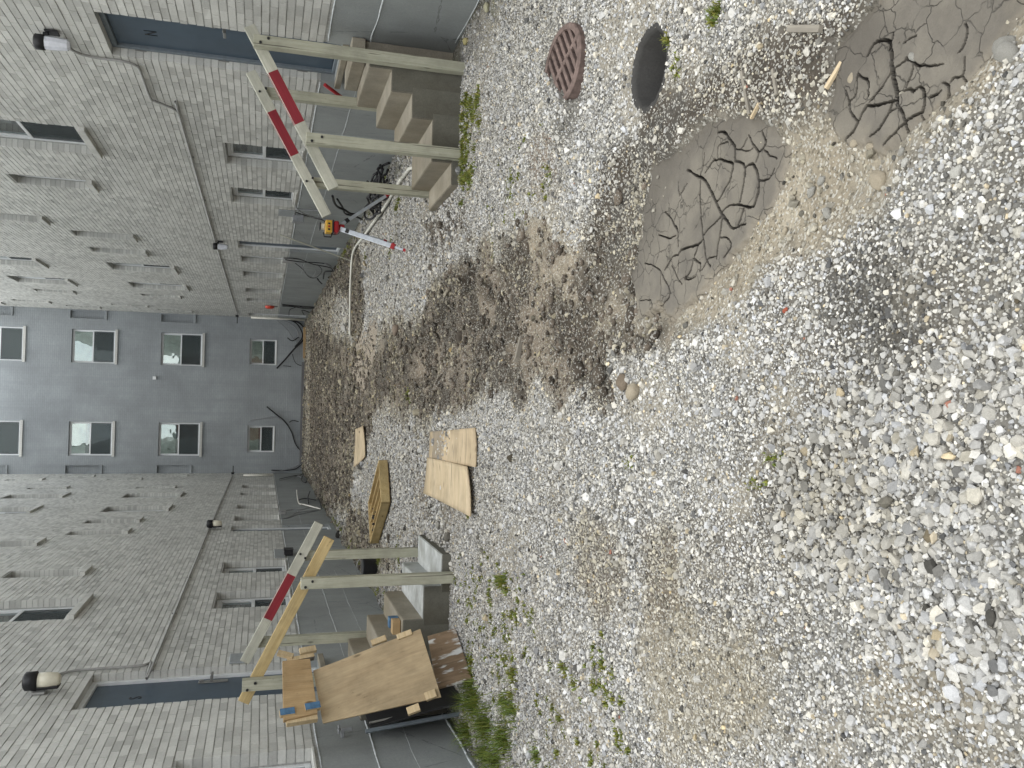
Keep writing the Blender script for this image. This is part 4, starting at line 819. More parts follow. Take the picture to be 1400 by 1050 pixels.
rootR, sideR = wing('R', right_open, 'long grey brick wing with the blue door marked N, beside the drain hole', (R, 5.0, 0))
rootL, sideL = wing('L', left_open, 'long grey brick wing with the blue door marked S, behind the leaning plywood', (L, 5.0, 0))

sideF = Side('F'); rootF = empty('apartment_building', (.3, D, 0), 'smooth blue-grey end building closing the courtyard, with white windows in two columns', 'building')
obj('wall', wallquads(sideF, L-.002, R+.002, -.35, TOP, far_open, 0, .28, 0), 'far', rootF)
obj('rear_wall', sideF.mesh([(L-8, R+8, 7.8, 8.0, -.35, TOP), (L-.0, R+.0, .9, .95, -.3, TOP-.1)], 'boxg'), None, rootF)
obj('roof', sideF.mesh([(L-8.2, R+8.2, -.03, 8.1, TOP+.002, TOP+.12)], 'roof', .01), None, rootF)
for i, (p, q, r, t, k) in enumerate(far_open):
    if k == 'niche':
        obj('blocked_window', sideF.mesh([(p, q, .11, .15, r, t)], 'far'), None, rootF); obj('window_sill', sideF.mesh([(p-.02, q+.02, -.05, .1, r-.08, r-.01)], 'far', .004), None, rootF)
    else:
        window(sideF, p+.003, q-.003, r+.003, t-.003, k, rootF, 300+i)
b_ = []
obj('base_band', sideF.mesh([(L+.0, R-.0, -.012, .0, -.3, .72)], 'far', .003), None, rootF)

t = empty('brick_building', (0, -22, 0), 'red-brown brick building opposite the courtyard, seen only reflected in panes', 'building')
M['redbrick'] = simple('red_brown_brick', (.20, .11, .08), .9, var=.3, scale=2)
obj('wall', box_me([((-22, -30, -.5), (22, -22, 9.5))], 0, ['redbrick']), None, t); obj('roof', box_me([((-22.4, -30.4, 9.502), (22.4, -21.6, 9.9))], 0, ['roof']), None, t)
for k in range(8): obj('window', box_me([((-19+k*5, -22.05, 4.5), (-17.4+k*5, -21.98, 6.2))], 0, ['white']), None, t)
# ================================================================ things on the walls
def pipe_thing(name, pts, r, mat, label, cat, clips=None, group=None):
    bm = bmesh.new(); tube_bm(bm, smoothpts(pts, 4), r, 8); bmesh.ops.recalc_face_normals(bm, faces=bm.faces)
    t = empty(name, pts[0], label, cat, group); obj('pipe', bm_mesh(bm), mat, t)
    for a in (clips or []):
        p = Vector(a); obj('clip', box_me([((p.x-.008, p.y-.012, p.z-r-.016), (p.x+.008, p.y+.012, p.z+r+.016))], .002, ['steel']), None, t)
    return t
def dense(pts):
    """keep corners tight by doubling points near each bend"""
    pts = [Vector(p) for p in pts]; o = [pts[0]]
    for i in range(1, len(pts)-1):
        a = (pts[i-1]-pts[i]); b = (pts[i+1]-pts[i]); o.append(pts[i]+a.normalized()*min(.06, a.length*.4)); o.append(pts[i]+b.normalized()*min(.06, b.length*.4))
    return o+[pts[-1]]
xr, xl = R-.020, L+.020
pipe_thing('conduit', dense([(xr, 8.42, 3.42), (xr, 8.69, 3.38), (xr, 8.77, 3.25), (xr, 8.78, 2.90), (xr, 8.90, 2.84), (xr, 9.80, 2.84), (xr, 9.93, 2.72), (xr, 10.06, 2.60), (xr, 10.3, 2.59), (xr, 18.2, 2.60), (xr, 25, 2.59), (xr, 32.9, 2.575)]), .0135, 'cond',
           'thin grey conduit stepping down from the lamp near door N to the far corner', 'conduit', [(R-.006, y, 2.592) for y in (12, 14.5, 17, 20.5, 24)])
pipe_thing('conduit', dense([(xl, 8.75, 3.50), (xl, 9.12, 3.45), (xl, 9.24, 3.3), (xl, 9.26, 2.68), (xl, 9.42, 2.59), (xl, 18.6, 2.61), (xl, 25, 2.60), (xl, 32.5, 2.585)]), .0135, 'cond',
           'thin grey conduit dropping beside door S and running level to the far corner', 'conduit', [(L+.006, y, 2.60) for y in (11.5, 13.8, 16.5, 20.5, 24)])
def jar_lamp(a, z, side, label, style, group='wall lamps on the two brick wings', tall=.26):
    sg = -1 if side.k == 'R' else 1
    t = empty('wall_lamp', side.p(a, 0, z-.15), label, 'lamp', group)
    w = .055 if style == 'jar' else .075
    obj('back_plate', side.mesh([(a-w, a+w, -.028, -.0105, z-.05, z+.06)], 'black' if style != 'box' else 'cond', .004), None, t)
    obj('arm', side.mesh([(a-.025, a+.025, -.09, -.028, z+.03, z+.075)], 'black', .004), None, t)
    c = Vector(side.p(a, -.115, z))
    def lathe(prof, seg, mat, name, sm=False):
        bm = bmesh.new(); rings = [[bm.verts.new((c.x+r*math.cos(6.2832*k/seg+.4), c.y+r*math.sin(6.2832*k/seg+.4), c.z+h)) for k in range(seg)] for r, h in prof]
        for i in range(len(rings)-1):
            for k in range(seg): f = bm.faces.new((rings[i][k], rings[i][(k+1) % seg], rings[i+1][(k+1) % seg], rings[i+1][k])); f.smooth = sm
        bm.faces.new(rings[0][::-1]); bm.faces.new(rings[-1]); bmesh.ops.recalc_face_normals(bm, faces=bm.faces); obj(name, bm_mesh(bm), mat, t)
    if style == 'jar':
        lathe([(.045, .055), (.068, .06), (.07, .13), (.05, .145)], 12, 'black', 'cap', True)
        lathe([(.03, -.145), (.05, -.125), (.058, -.06), (.062, .02), (.06, .056)], 9, 'frost', 'glass_jar')
    else:
        lathe([(.06, .02), (.085, .03), (.085, .12), (.06, .14)], 14, 'black', 'cap', True)
        obj('rear_shade', side.mesh([(a-.062, a+.062, -.075, -.045, z-.16, z+.03)], 'black', .012), None, t)
        lathe([(.035, -.165), (.062, -.14), (.072, -.06), (.070, .018)], 16, 'lens', 'lens', True)
jar_lamp(8.30, 3.47, sideR, 'frosted faceted jar lamp with black cap, high beside the door marked N', 'jar')
jar_lamp(8.66, 3.47, sideL, 'black wall lamp with a cream lens, above the door marked S', 'box')
jar_lamp(18.1, 2.50, sideR, 'small distant lamp over the second door on the wing of door N', 'jar')
jar_lamp(18.95, 2.52, sideL, 'small distant lamp over the second door on the wing of door S', 'box')
for sd_, lab in ((sideR, 'dark lamp bracket at the far corner on the side of door N'), (sideL, 'dark lamp bracket at the far corner on the side of door S')):
    y = 32.85; tag(obj('corner_bracket', sd_.mesh([(y-.06, y+.06, -.12, -.035, 2.53, 2.64), (y-.02, y+.02, -.35, -.12, 2.56, 2.59)], 'black', .006)), lab, 'bracket')
def wall_box(side, a0, a1, z0, z1, dpt, mat, label, name='junction_box', cat='box', lid=True, g='boxes on the courtyard walls', o=0):
    t = empty(name, side.p((a0+a1)/2, 0, z0), label, cat, g)
    obj('body', side.mesh([(a0, a1, -dpt-o, -.001-o, z0, z1)], mat, .005), None, t)
    if lid: obj('lid', side.mesh([(a0-.008, a1+.008, -dpt-.008-o, -dpt+.002-o, z0-.008, z1+.008)], mat, .003), None, t)
wall_box(sideR, 14.75, 15.2, 1.15, 1.42, .018, 'boxg', 'flat grey patch panel beside the second basement window of the door N wing', 'wall_patch', 'panel', False)
wall_box(sideR, 15.02, 15.2, 1.0, 1.18, .12, 'cgrey', 'grey cable box where wires leave the door N wing wall')
wall_box(sideR, 19.55, 19.72, 1.05, 1.25, .1, 'cond', 'grey junction box beyond the second door of the door N wing')
wall_box(sideL, 15.25, 16.1, 1.15, 1.33, .018, 'boxg', 'flat grey patch panel past the two near basement windows of the door S wing', 'wall_patch', 'panel', False)
wall_box(sideL, 15.45, 15.7, 1.02, 1.17, .1, 'black', 'small black cable box under the grey panel on the door S wing')
wall_box(sideL, 9.18, 9.5, 1.70, 1.86, .02, 'boxg', 'flat grey patch just right of door S at handle height', 'wall_patch', 'panel', False)
wall_box(sideL, 21.2, 21.36, 1.0, 1.16, .08, 'cond', 'grey junction box beyond the second door of the door S wing')
wall_box(sideF, .80, .90, 5.40, 5.50, .07, 'white', 'tiny white camera box alone on the blue-grey end wall', 'camera_box', 'camera')
# alarm bell
t = empty('alarm_bell', (R-.08, 29.6, 1.35), 'round orange-red alarm bell near the far corner on the door N wing', 'bell')
bm = bmesh.new()
prof = [(.0, -.1), (.10, -.095), (.15, -.06), (.16, -.01), (.14, 0)]
rings = [[bm.verts.new((R+o_, 29.6+r_*math.cos(6.2832*k/18), 1.45+r_*math.sin(6.2832*k/18))) for k in range(18)] for r_, o_ in [(max(a_, .002), b_) for a_, b_ in prof]]
for i in range(len(rings)-1):
    for k in range(18): f = bm.faces.new((rings[i][k], rings[i][(k+1) % 18], rings[i+1][(k+1) % 18], rings[i+1][k])); f.smooth = True
obj('gong', bm_mesh(bm), 'orange', t); obj('bell_base', sideR.mesh([(29.57, 29.63, -.03, -.001, 1.2, 1.3)], 'cond', .003), None, t)
tube_thing = pipe_thing
pipe_thing('downpipe', [(L+.05, 32.2, 2.2), (L+.05, 32.2, 1.15)], .035, 'pvc', 'short pale upright pipe at the far corner of the door S wing', 'pipe')
pipe_thing('downpipe', [(R-.05, 33.35, 2.1), (R-.05, 33.35, .1)], .045, 'pvc', 'pale upright pipe beside the last door at the far corner', 'pipe')
pipe_thing('red_pole', [(3.20, 8.62, 1.085), (3.14, 8.86, .83)], .018, 'redp', 'short dark red pole leaning at the foot of door N', 'pole')
t = empty('hose_tap', (L+.06, 6.98, .84), 'grey garden tap on the plinth below the plywood', 'tap')
obj('tap_body', box_me([((L, 6.97, .90), (L+.07, 7.0, .93)), ((L+.05, 6.972, .84), (L+.078, 6.998, .93))], .004, ['cgrey']), None, t)
bm = bmesh.new()
for k in range(3):
    a_ = k*2.09; tube_bm(bm, [(L+.064, 6.985, .94), (L+.064+.035*math.cos(a_), 6.985+.035*math.sin(a_), .95)], .009, 6)
obj('tap_handle', bm_mesh(bm), 'cgrey', t)

# cables
LAB = {'hoseR': 'thick black hoses drooping by the wall between the handrail and the tripod', 'wireR': 'grey and black wires leaving the box on the door N wing', 'conduitR': 'short grey conduit stub on the plinth beside the second basement window',
       'cabC2': 'tangle of looped cables with frayed ends beyond the second door of the door N wing', 'cabC3': 'black cables bunched under the alarm bell', 'farR': 'black cables curving over the end wall below its window nearest the bell',
       'farL': 'forked black and grey cables climbing the end wall between its two lowest windows', 'lw1': 'pale hose with black arcs at the foot of the door S wing', 'lw2': 'thin grey wires beside the second door of the door S wing', 'lw3': 'cables hanging in the far corner of the door S wing'}
roots = {}
for nm, r, col, pts in CABLES:
    if nm not in roots: roots[nm] = empty('cable_bundle', pts[0], LAB[nm], 'cables', 'loose cables along the courtyard walls')
    pts = [(x, y, max(z, .02)) for x, y, z in pts]
    tube('cable', pts, r*(1 if nm[:3] == 'far' else .85), {'black': 'rubber', 'grey': 'cgrey', 'white': 'pvc'}[col], roots[nm], 6, 5)

# ================================================================ STEPS
def stepmesh(x0, x1, y0, y1, z0, z1, sgn):
    """one concrete tread block with worn, slightly wavy edges; side faces darker"""
    bm = bmesh.new(); abox(bm, (x0, y0, z0), (x1, y1, z1)); bmesh.ops.recalc_face_normals(bm, faces=bm.faces)
    bmesh.ops.subdivide_edges(bm, edges=list(bm.edges), cuts=5, use_grid_fill=True)
    for v in bm.verts:
        j = fb(v.co.x*3+v.co.z*5, v.co.y*3, .12, 500)*.005
        v.co.z += j if v.co.z > z1-.01 else 0; v.co.y += j*.5; v.co.x += fb(v.co.y, v.co.z, .1, 505)*.004
    es = [e for e in bm.edges if len(e.link_faces) == 2 and e.link_faces[0].normal.dot(e.link_faces[1].normal) < .3]
    bmesh.ops.bevel(bm, geom=es, offset=.006, segments=2, affect='EDGES')
    return bm_mesh(bm)
tR = empty('concrete_steps', (2.6, 7.2, 0), 'plain concrete steps rising to the door marked N', 'steps')
xs_ = [1.93, 2.11, 2.47, 2.68, 2.87]; zt = [.075, .25, .43, .61, .80]
xs_ = [1.93, 2.12, 2.48, 2.69, 2.88]
for i in range(5):
    xe = (xs_[i+1] if i < 4 else R-.004)+.0
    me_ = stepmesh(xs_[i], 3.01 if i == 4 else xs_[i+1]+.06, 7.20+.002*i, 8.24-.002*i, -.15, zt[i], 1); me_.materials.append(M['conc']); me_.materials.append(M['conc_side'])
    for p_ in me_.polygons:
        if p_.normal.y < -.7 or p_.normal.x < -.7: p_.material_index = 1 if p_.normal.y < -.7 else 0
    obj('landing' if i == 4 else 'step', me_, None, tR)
me_ = stepmesh(3.0, R-.003, 7.60, 8.23, -.15, .798, 1); me_.materials.append(M['conc']); obj('landing', me_, None, tR)
obj('upper_step', box_me([((3.03, 7.55, .80), (R-.004, 8.24, .92))], .006, ['conc']), None, tR)
tL = empty('concrete_steps', (-2.0, 7.3, 0), 'concrete steps rising to the door marked S, the lowest two painted white', 'steps')
xl_ = [-1.29, -1.56, -1.84, -2.06, -2.28]; zl = [.07, .225, .40, .565, .74]
for i in range(5):
    x1 = xl_[i]; x0 = L+.004 if i == 4 else xl_[i+1]-.06
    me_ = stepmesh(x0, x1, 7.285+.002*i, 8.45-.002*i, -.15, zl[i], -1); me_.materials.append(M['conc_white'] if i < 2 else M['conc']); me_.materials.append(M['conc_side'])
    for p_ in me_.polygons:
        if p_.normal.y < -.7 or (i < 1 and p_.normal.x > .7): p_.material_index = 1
    o_ = obj('landing' if i == 4 else 'step', me_, None, tL)
    if i < 2: o_['label'] = 'white painted step'

# ================================================================ HANDRAILS
def post(name, x, y, z0, z1, parent, label=None, w=.088, lean=0, notch=None):
    o_ = beam(name, (x-lean, y, z0), (x, y, z1), w, w, 'post', parent, zh=(0, -1, 0), bevel=.004)
    return o_
def bolt(p, parent, ax='y'):
    bm = bmesh.new(); bmesh.ops.create_cone(bm, cap_ends=True, segments=10, radius1=.011, radius2=.011, depth=.014); bmesh.ops.rotate(bm, verts=bm.verts, matrix=Matrix.Rotation(math.pi/2, 3, 'X'))
    obj('bolt', bm_mesh(bm), 'black', parent, Matrix.Translation(p))
def handrail(label, posts, rail, ryc, mat, bands, bolts):
    t = empty('handrail', (posts[0][0], posts[0][1], 0), label, 'handrail', 'timber handrails of the two flights of steps')
    for x, y, z0, z1, ln in posts: post('post', x, y, z0, z1, t, lean=ln)
    (x0, z0), (x1, z1) = rail; beam('rail', (x0, ryc, z0), (x1, ryc, z1), .092, .038, mat, t, zh=(0, -1, 0), bevel=.004, bands=bands)
    for b in bolts: bolt(b, t)
    return t
# the door N side: the rail lies behind the near posts, in front of the far ones
handrail('near handrail of the door N steps, white with one red stretch, held behind two posts', [(2.925, 7.115, -.1, 1.745, 0), (2.165, 7.085, -.1, 1.315, 0)], ((3.07, 1.782), (1.80, 1.078)), 7.185, 'wpaint', [(.40, .86, 'red')],
         [(2.905, 7.068, 1.69), (2.945, 7.068, 1.63), (2.14, 7.04, 1.27), (2.18, 7.04, 1.19)])
handrail('far handrail of the door N steps, white with a red stretch and bolts showing', [(2.925, 8.275, .5, 1.66, 0), (2.12, 8.295, -.1, 1.22, 0)], ((3.08, 1.785), (1.79, 1.06)), 8.205, 'wpaint', [(.40, .85, 'red')],
         [(2.90, 8.184, 1.70), (2.935, 8.184, 1.645), (2.10, 8.184, 1.255), (2.135, 8.184, 1.20)])
handrail('near handrail of the door S steps with a fresh unpainted pine rail', [(-1.475, 7.215, -.1, 1.262, 0), (-2.27, 7.215, .0, 1.70, 0)], ((-2.43, 1.688), (-1.12, 1.035)), 7.28, 'fresh', None,
         [(-1.50, 7.168, 1.225), (-1.455, 7.168, 1.17), (-2.30, 7.168, 1.66), (-2.25, 7.168, 1.60)])
handrail('far handrail of the door S steps, worn white with one red stretch', [(-1.47, 8.50, -.1, 1.22, 0), (-2.28, 8.50, .5, 1.62, 0)], ((-2.44, 1.70), (-1.15, 1.045)), 8.43, 'wpaint', [(.44, .90, 'red')],
         [(-1.44, 8.409, 1.215), (-1.48, 8.409, 1.17)])

# ================================================================ PLYWOOD AND OFFCUTS by the door S steps
def ray_pt(c, x): return None
A_ = Vector((-2.05, 6.72, 1.172)); B_ = Vector((-2.36, 6.455, 1.11)); C_ = Vector((-2.06, 5.95, .332)); D_ = Vector((-1.76, 6.65, .362))
nn = (B_-A_).cross(D_-A_).normalized()
def onplane(u, x_hint):                                       # keep C in the plane of A, B, D
    return u
camv = Vector((0, 0, 1.6)); cd = (C_-camv).normalized(); k_ = nn.dot(A_-camv)/nn.dot(cd); C_ = camv+cd*k_
t1 = slab('plywood_sheet', [A_, D_, C_, B_], .018, 'ply'); 
if (t1.matrix_basis.to_3x3() @ Vector((0, 0, 1))).y > 0: pass
tag(t1, 'large clean plywood sheet leaning at a slant in front of the door S steps', 'plywood')
nf = (A_-D_).normalized(); ns = (C_-D_).normalized(); nn = nf.cross(ns).normalized()
if nn.y > 0: nn = -nn
# dark ply below, on the ground
E_ = [Vector((-1.93, 7.02, .23)), Vector((-1.87, 6.99, .0)), Vector((-2.10, 6.40, .0)), Vector((-2.17, 6.44, .262))]
tag(slab('board', [e-Vector((.0, .0, 0)) for e in E_], .02, 'brownb'), 'dark brown ply board smeared with white paint, standing on the ground under the big sheet', 'board')
# the orange plank across the top
P_ = [Vector((-2.0, 6.78, 1.40)), Vector((-2.0, 6.80, 1.195)), Vector((-2.30, 6.42, 1.155)), Vector((-2.30, 6.36, 1.395))]
off = nn*.02
P_ = [p+off for p in P_]
tag(slab('plank', P_, .03, 'plank'), 'orange-brown plank fixed across the top of the leaning plywood', 'plank')
ux = (P_[0]-P_[3]).normalized(); uz = (P_[0]-P_[1]).normalized(); un = ux.cross(uz).normalized()
if un.y > 0: un = -un
def block(c, lx, lz, th, mat, label, rot=0, topmat=None):
    bm = bmesh.new(); abox(bm, (-lx/2, -lz/2, -th/2), (lx/2, lz/2, th/2)); bmesh.ops.recalc_face_normals(bm, faces=bm.faces)
    for f in bm.faces:
        if topmat and f.normal.z > .9: f.material_index = 1
    me_ = bm_mesh(bm); me_.materials.append(M[mat])
    if topmat: me_.materials.append(M[topmat])
    mm = Matrix((ux, un.cross(ux), un)).transposed().to_4x4() @ Matrix.Rotation(rot, 4, 'Z'); mm.translation = c
    o_ = obj('wood_block', me_, None, None, mm); tag(o_, label, 'block', 'timber offcuts around the leaning plywood'); return o_
def at_uv(u, v, depth):                                         # a point on the plank's plane moved out by depth (u along, v up, from its lower near corner)
    return P_[2]+ux*u+uz*v+un*depth
Lp = (P_[0]-P_[3]).length
block(at_uv(.035, .215, .045), .055, .105, .035, 'ltwood', 'blue-topped block on the upper part of the plank end away from the steps', .1, 'bluep')
block(at_uv(.055, .035, .05), .055, .11, .035, 'ltwood', 'blue-topped block on the lower part of the plank end away from the steps', .15, 'bluep')
block(at_uv(-.015, .11, .01), .05, .22, .045, 'ltwood', 'pale cleat at the plank end under the two blue-topped blocks', .12)
block(at_uv(Lp+.0, .105, .015), .035, .21, .05, 'woodgrey', 'grey-edged cleat at the plank end nearest the steps', .2, 'ltwood')
block(at_uv(Lp+.03, .22, .045), .04, .12, .03, 'ltwood', 'small pale block, uppermost at the plank end nearest the steps', -.35)
block(at_uv(Lp+.05, .05, .05), .05, .125, .03, 'ltwood', 'small pale block just past the plank end nearest the steps', .2)
def blk2(p, s, label, mat='ltwood', e=(0, 0, 0)):
    a, b, c = s; me_ = box_me([((-a/2, -b/2, -c/2), (a/2, b/2, c/2))], .003, [mat])
    mm = Matrix((ns, nf, nn)).transposed().to_4x4() @ Matrix.Rotation(e[2], 4, 'Z'); mm.translation = p
    tag(obj('wood_block', me_, None, None, mm), label, 'block', 'timber offcuts around the leaning plywood')
def on_sheet(s_, t_, h_): return A_+(D_-A_)*t_+(B_-A_)*s_+nn*h_
bot = lambda s_: D_+(C_-D_)*s_
blk2(bot(1.02)+nf*.22+nn*.02, (.055, .095, .04), 'square pale block on the sheet edge away from the steps, the higher of that pair')
blk2(bot(.93)+nf*.07+nn*.02, (.06, .085, .04), 'square pale block on the sheet edge away from the steps, the lower of that pair')
blk2(bot(.0)+nf*.13+nn*.015, (.045, .12, .035), 'flat pale block on the sheet edge by the steps, nearer the plywood corner')
blk2(bot(-.06)+nf*.33+nn*.015, (.045, .12, .035), 'flat pale block on the sheet edge by the steps, further up')
# small things on the steps
tag(obj('wood_block', box_me([((-1.98, 7.36, .405), (-1.86, 7.46, .475))], .004, ['plank'])), 'short orange offcut lying on the third door S step', 'block')
tag(obj('wood_block', box_me([((-1.95, 7.47, .405), (-1.86, 7.55, .49))], .004, ['bluep'])), 'blue-grey painted offcut beside the orange one on the step', 'block')
t = empty('hand_tool', (-2.16, 7.4, .57), 'yellow-handled hand tool left on an upper door S step', 'tool')
tube('handle', [(-2.13, 7.36, .585), (-2.24, 7.42, .59)], .014, 'yellow', t, 8); tube('blade', [(-2.13, 7.36, .585), (-2.07, 7.33, .585)], .008, 'steel', t, 6)
t = empty('hand_tool', (-2.2, 7.5, .57), 'black-handled hand tool beside the yellow one', 'tool')
tube('handle', [(-2.15, 7.44, .585), (-2.25, 7.52, .59)], .013, 'black', t, 8); tube('blade', [(-2.15, 7.44, .585), (-2.10, 7.41, .585)], .007, 'steel', t, 6)
# black sheet and frame against the plinth
t = empty('areaway_frame', (-2.6, 7.0, 0), 'black panel with dark blue-grey metal edges leaning on the plinth behind the plywood', 'panel')
slab('black_sheet', [(L+.05, 7.6, .70), (L+.30, 7.5, -.02), (L+.30, 6.72, -.02), (L+.05, 6.95, .70)], .012, 'black', t)
beam('metal_edge', (L+.05, 6.93, .74), (L+.16, 6.84, -.03), .03, .02, 'frameg', t); beam('metal_edge', (L+.08, 7.02, .70), (L+.22, 6.9, -.03), .018, .018, 'steel', t)
t = empty('black_bucket', (-2.25, 11.9, 0), 'black bucket standing on weeds behind the door S steps', 'bucket')
bm = bmesh.new(); tube_bm(bm, [(-2.25, 11.9, 0), (-2.25, 11.9, .02), (-2.25, 11.9, .2), (-2.25, 11.9, .22)], [.11, .115, .135, .14], 16); obj('pail', bm_mesh(bm), 'black', t)
tube('bail', [(-2.25+.14*math.cos(a), 11.9, .2+.1*math.sin(a)) for a in np.linspace(0, math.pi, 9)], .004, 'steel', t, 6)
# paper/rag
# ================================================================ THINGS ON THE GROUND
def gz(x, y): return float(height(np.array([x]), np.array([y]))[0])
def ground_sheet(name, cs, th, mat, label, cat, lift=.012, group=None):
    z = [gz(*c)+lift for c in cs]; zm = max(z)
    o_ = slab(name, [(c[0], c[1], zm) for c in cs][::-1], th, mat); 
    return tag(o_, label, cat, group)
G_ = 'plywood sheets lying flat on the ground'
def flat(cs, lift, label, warp=.012):
    cs = [Vector((c[0], c[1], 0)) for c in cs]; n = 10; bm = bmesh.new(); top = []; zb = max(gz(c.x, c.y) for c in cs)+lift
    ctr = sum(cs, Vector())/len(cs)
    for i in range(n+1):
        row = []
        for j in range(n+1):
            u, v = i/n, j/n; p = (cs[0]*(1-u)+cs[1]*u)*(1-v)+(cs[3]*(1-u)+cs[2]*u)*v
            row.append(bm.verts.new((p.x, p.y, zb+warp*((u-.5)**2*3+(v-.4)**2*1.5)+.003*math.sin(u*9+v*3))))
        top.append(row)
    fs = [bm.faces.new((top[i][j], top[i+1][j], top[i+1][j+1], top[i][j+1])) for i in range(n) for j in range(n)]
    for f in fs: f.smooth = True
    bmesh.ops.recalc_face_normals(bm, faces=bm.faces)
    if bm.faces[0].normal.z < 0: bmesh.ops.reverse_faces(bm, faces=bm.faces)
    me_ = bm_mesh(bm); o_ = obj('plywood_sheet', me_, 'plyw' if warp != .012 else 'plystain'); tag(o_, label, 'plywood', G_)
    m2 = o_.modifiers.new('thick', 'SOLIDIFY'); m2.thickness = .014; m2.offset = -1; return o_
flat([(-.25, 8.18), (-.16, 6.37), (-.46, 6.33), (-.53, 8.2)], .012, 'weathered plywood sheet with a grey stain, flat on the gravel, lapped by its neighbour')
flat([(-.50, 8.16), (-.47, 6.50), (-.84, 6.34), (-.86, 8.28)], .030, 'weathered plywood sheet with a skewed end, flat on the gravel beside the stained one', .02)
flat([(-.42, 14.85), (-.33, 13.75), (-.80, 13.3), (-1.08, 14.9)], .014, 'smaller curled plywood sheet far down the courtyard', .03)
# wooden crate
c0 = Vector((-1.23, 10.72, 0)); d1 = (Vector((-1.9, 11.75, 0))-c0); Lc = d1.length; d1.normalize(); d2 = Vector((-d1.y, d1.x, 0)); d2 = -d2 if d2.y < 0 else d2
zc = .01
mm = Matrix((d1, d2 if d1.cross(d2).z > 0 else -d2, Vector((0, 0, 1)))).transposed().to_4x4(); mm.translation = c0+Vector((0, 0, zc+.01))
yw = .62 if d1.cross(d2).z > 0 else -.62
t = empty('wooden_tray', c0, 'yellow-brown wooden tray with lengthwise slats lying beyond the door S steps', 'tray')
def cb(name, a, b, mat='plank'):
    lo = [min(p, q) for p, q in zip(a, b)]; hi = [max(p, q) for p, q in zip(a, b)]; obj(name, box_me([(lo, hi)], .003, [mat]), None, t, mm)
cb('base', (0, 0, 0), (Lc, yw, .012)); 
for q_ in (0, yw-.02*np.sign(yw)): cb('side_board', (0, q_, 0), (Lc, q_+.02*np.sign(yw), .12), 'fresh')
for q_ in (0, Lc-.02): cb('end_board', (q_, 0, .001), (q_+.02, yw, .119), 'fresh')
for k_ in (1, 2, 3): cb('slat', (.02, yw*k_/4, .012), (Lc-.02, yw*k_/4+.018*np.sign(yw), .105), 'fresh')
bm = bmesh.new()
for k_ in range(7): a = random.uniform(0, 6); px = Lc*.78+random.uniform(-.1, .1); py = yw*.35+random.uniform(-.08, .08); tube_bm(bm, [(px, py, .03), (px+.1*math.cos(a), py+.1*math.sin(a), .11)], .011, 6)
tag(obj('scrap_cable', bm_mesh(bm), 'rubber', None, mm), 'small heap of black scrap lying inside the wooden tray', 'scrap')
# white pvc pipe on the ground
bm = bmesh.new(); tube_bm(bm, [(2.42, 8.35, .06), (2.58, 9.0, .045), (2.74, 9.69, .04), (2.77, 10.3, .04)], .021, 10); bmesh.ops.recalc_face_normals(bm, faces=bm.faces)
tag(obj('plastic_pipe', bm_mesh(bm), 'pvc'), 'straight white plastic pipe reaching behind the door N steps', 'pipe')
tag(tube('plastic_pipe', [(2.76, 10.2, .05), (2.75, 11.0, .05), (2.74, 11.6, .05), (2.78, 13.0, .05), (2.83, 14.6, .05), (2.87, 15.4, .05), (2.83, 16.0, .05), (2.66, 16.25, .05), (2.2, 16.36, .05), (1.7, 16.3, .05), (1.3, 16.22, .05)], .021, 'pvc', None, 10, 4), 'long white plastic pipe bending across the dirt beyond the tripod', 'pipe')
tag(beam('white_batten', (2.84, 16.9, .0), (3.22, 16.75, 1.36), .05, .02, 'wpaint'), 'thin white batten leaning on the wall before the second door N wing door', 'batten')
# tripod with laser level
t = empty('tripod', (2.2, 10.5, 0), 'silver surveying tripod with red joints beside the door N steps', 'tripod')
hd = Vector((2.14, 10.42, .80)); feet = [Vector((1.84, 10.0, 0)), Vector((2.09, 10.95, 0)), Vector((2.78, 10.75, .0))]
for i, f in enumerate(feet):
    d = (f-hd); a = hd+d*.06; k1 = hd+d*.30; k2 = hd+d*.80
    leg = beam('leg', a, k2, .055 if i == 0 else .035, .028, 'alu', t, bevel=.003, zh=(0, -1, .2)); beam('lower_leg', k2, f, .025, .018, 'alu', leg, bevel=.002, zh=(0, -1, .2))
    beam('clamp', k2-d*.02, k2+d*.035, .066 if i == 0 else .045, .04, 'redp', leg, bevel=.004, zh=(0, -1, .2)); beam('foot', f-d*.05, f, .036, .034, 'redp', leg, bevel=.005, zh=(0, -1, .2))
    beam('clamp', hd+d*.14, hd+d*.19, .05, .035, 'black', leg, bevel=.003, zh=(0, -1, .2))
obj('tripod_head', box_me([((hd.x-.07, hd.y-.07, .77), (hd.x+.07, hd.y+.07, .83)), ((hd.x-.04, hd.y-.04, .70), (hd.x+.04, hd.y+.04, .77))], .012, ['redp']), None, t)
t = empty('laser_level', (hd.x, hd.y, .83), 'yellow rotary laser level mounted on the silver tripod', 'laser level')
obj('case', box_me([((hd.x-.075, hd.y-.07, .845), (hd.x+.075, hd.y+.07, .93))], .01, ['yellow']), None, t); obj('base_ring', box_me([((hd.x-.08, hd.y-.075, .831), (hd.x+.08, hd.y+.075, .849))], .006, ['black']), None, t)
obj('turret', box_me([((hd.x-.035, hd.y-.035, .93), (hd.x+.035, hd.y+.035, .985))], .01, ['lens']), None, t); obj('turret_cap', box_me([((hd.x-.045, hd.y-.045, .985), (hd.x+.045, hd.y+.045, 1.0))], .006, ['black']), None, t)
tube('carry_handle', [(hd.x-.075, hd.y-.03, .85), (hd.x-.125, hd.y-.03, .86), (hd.x-.125, hd.y-.03, .94), (hd.x-.075, hd.y-.03, .95)], .008, 'black', t, 6)
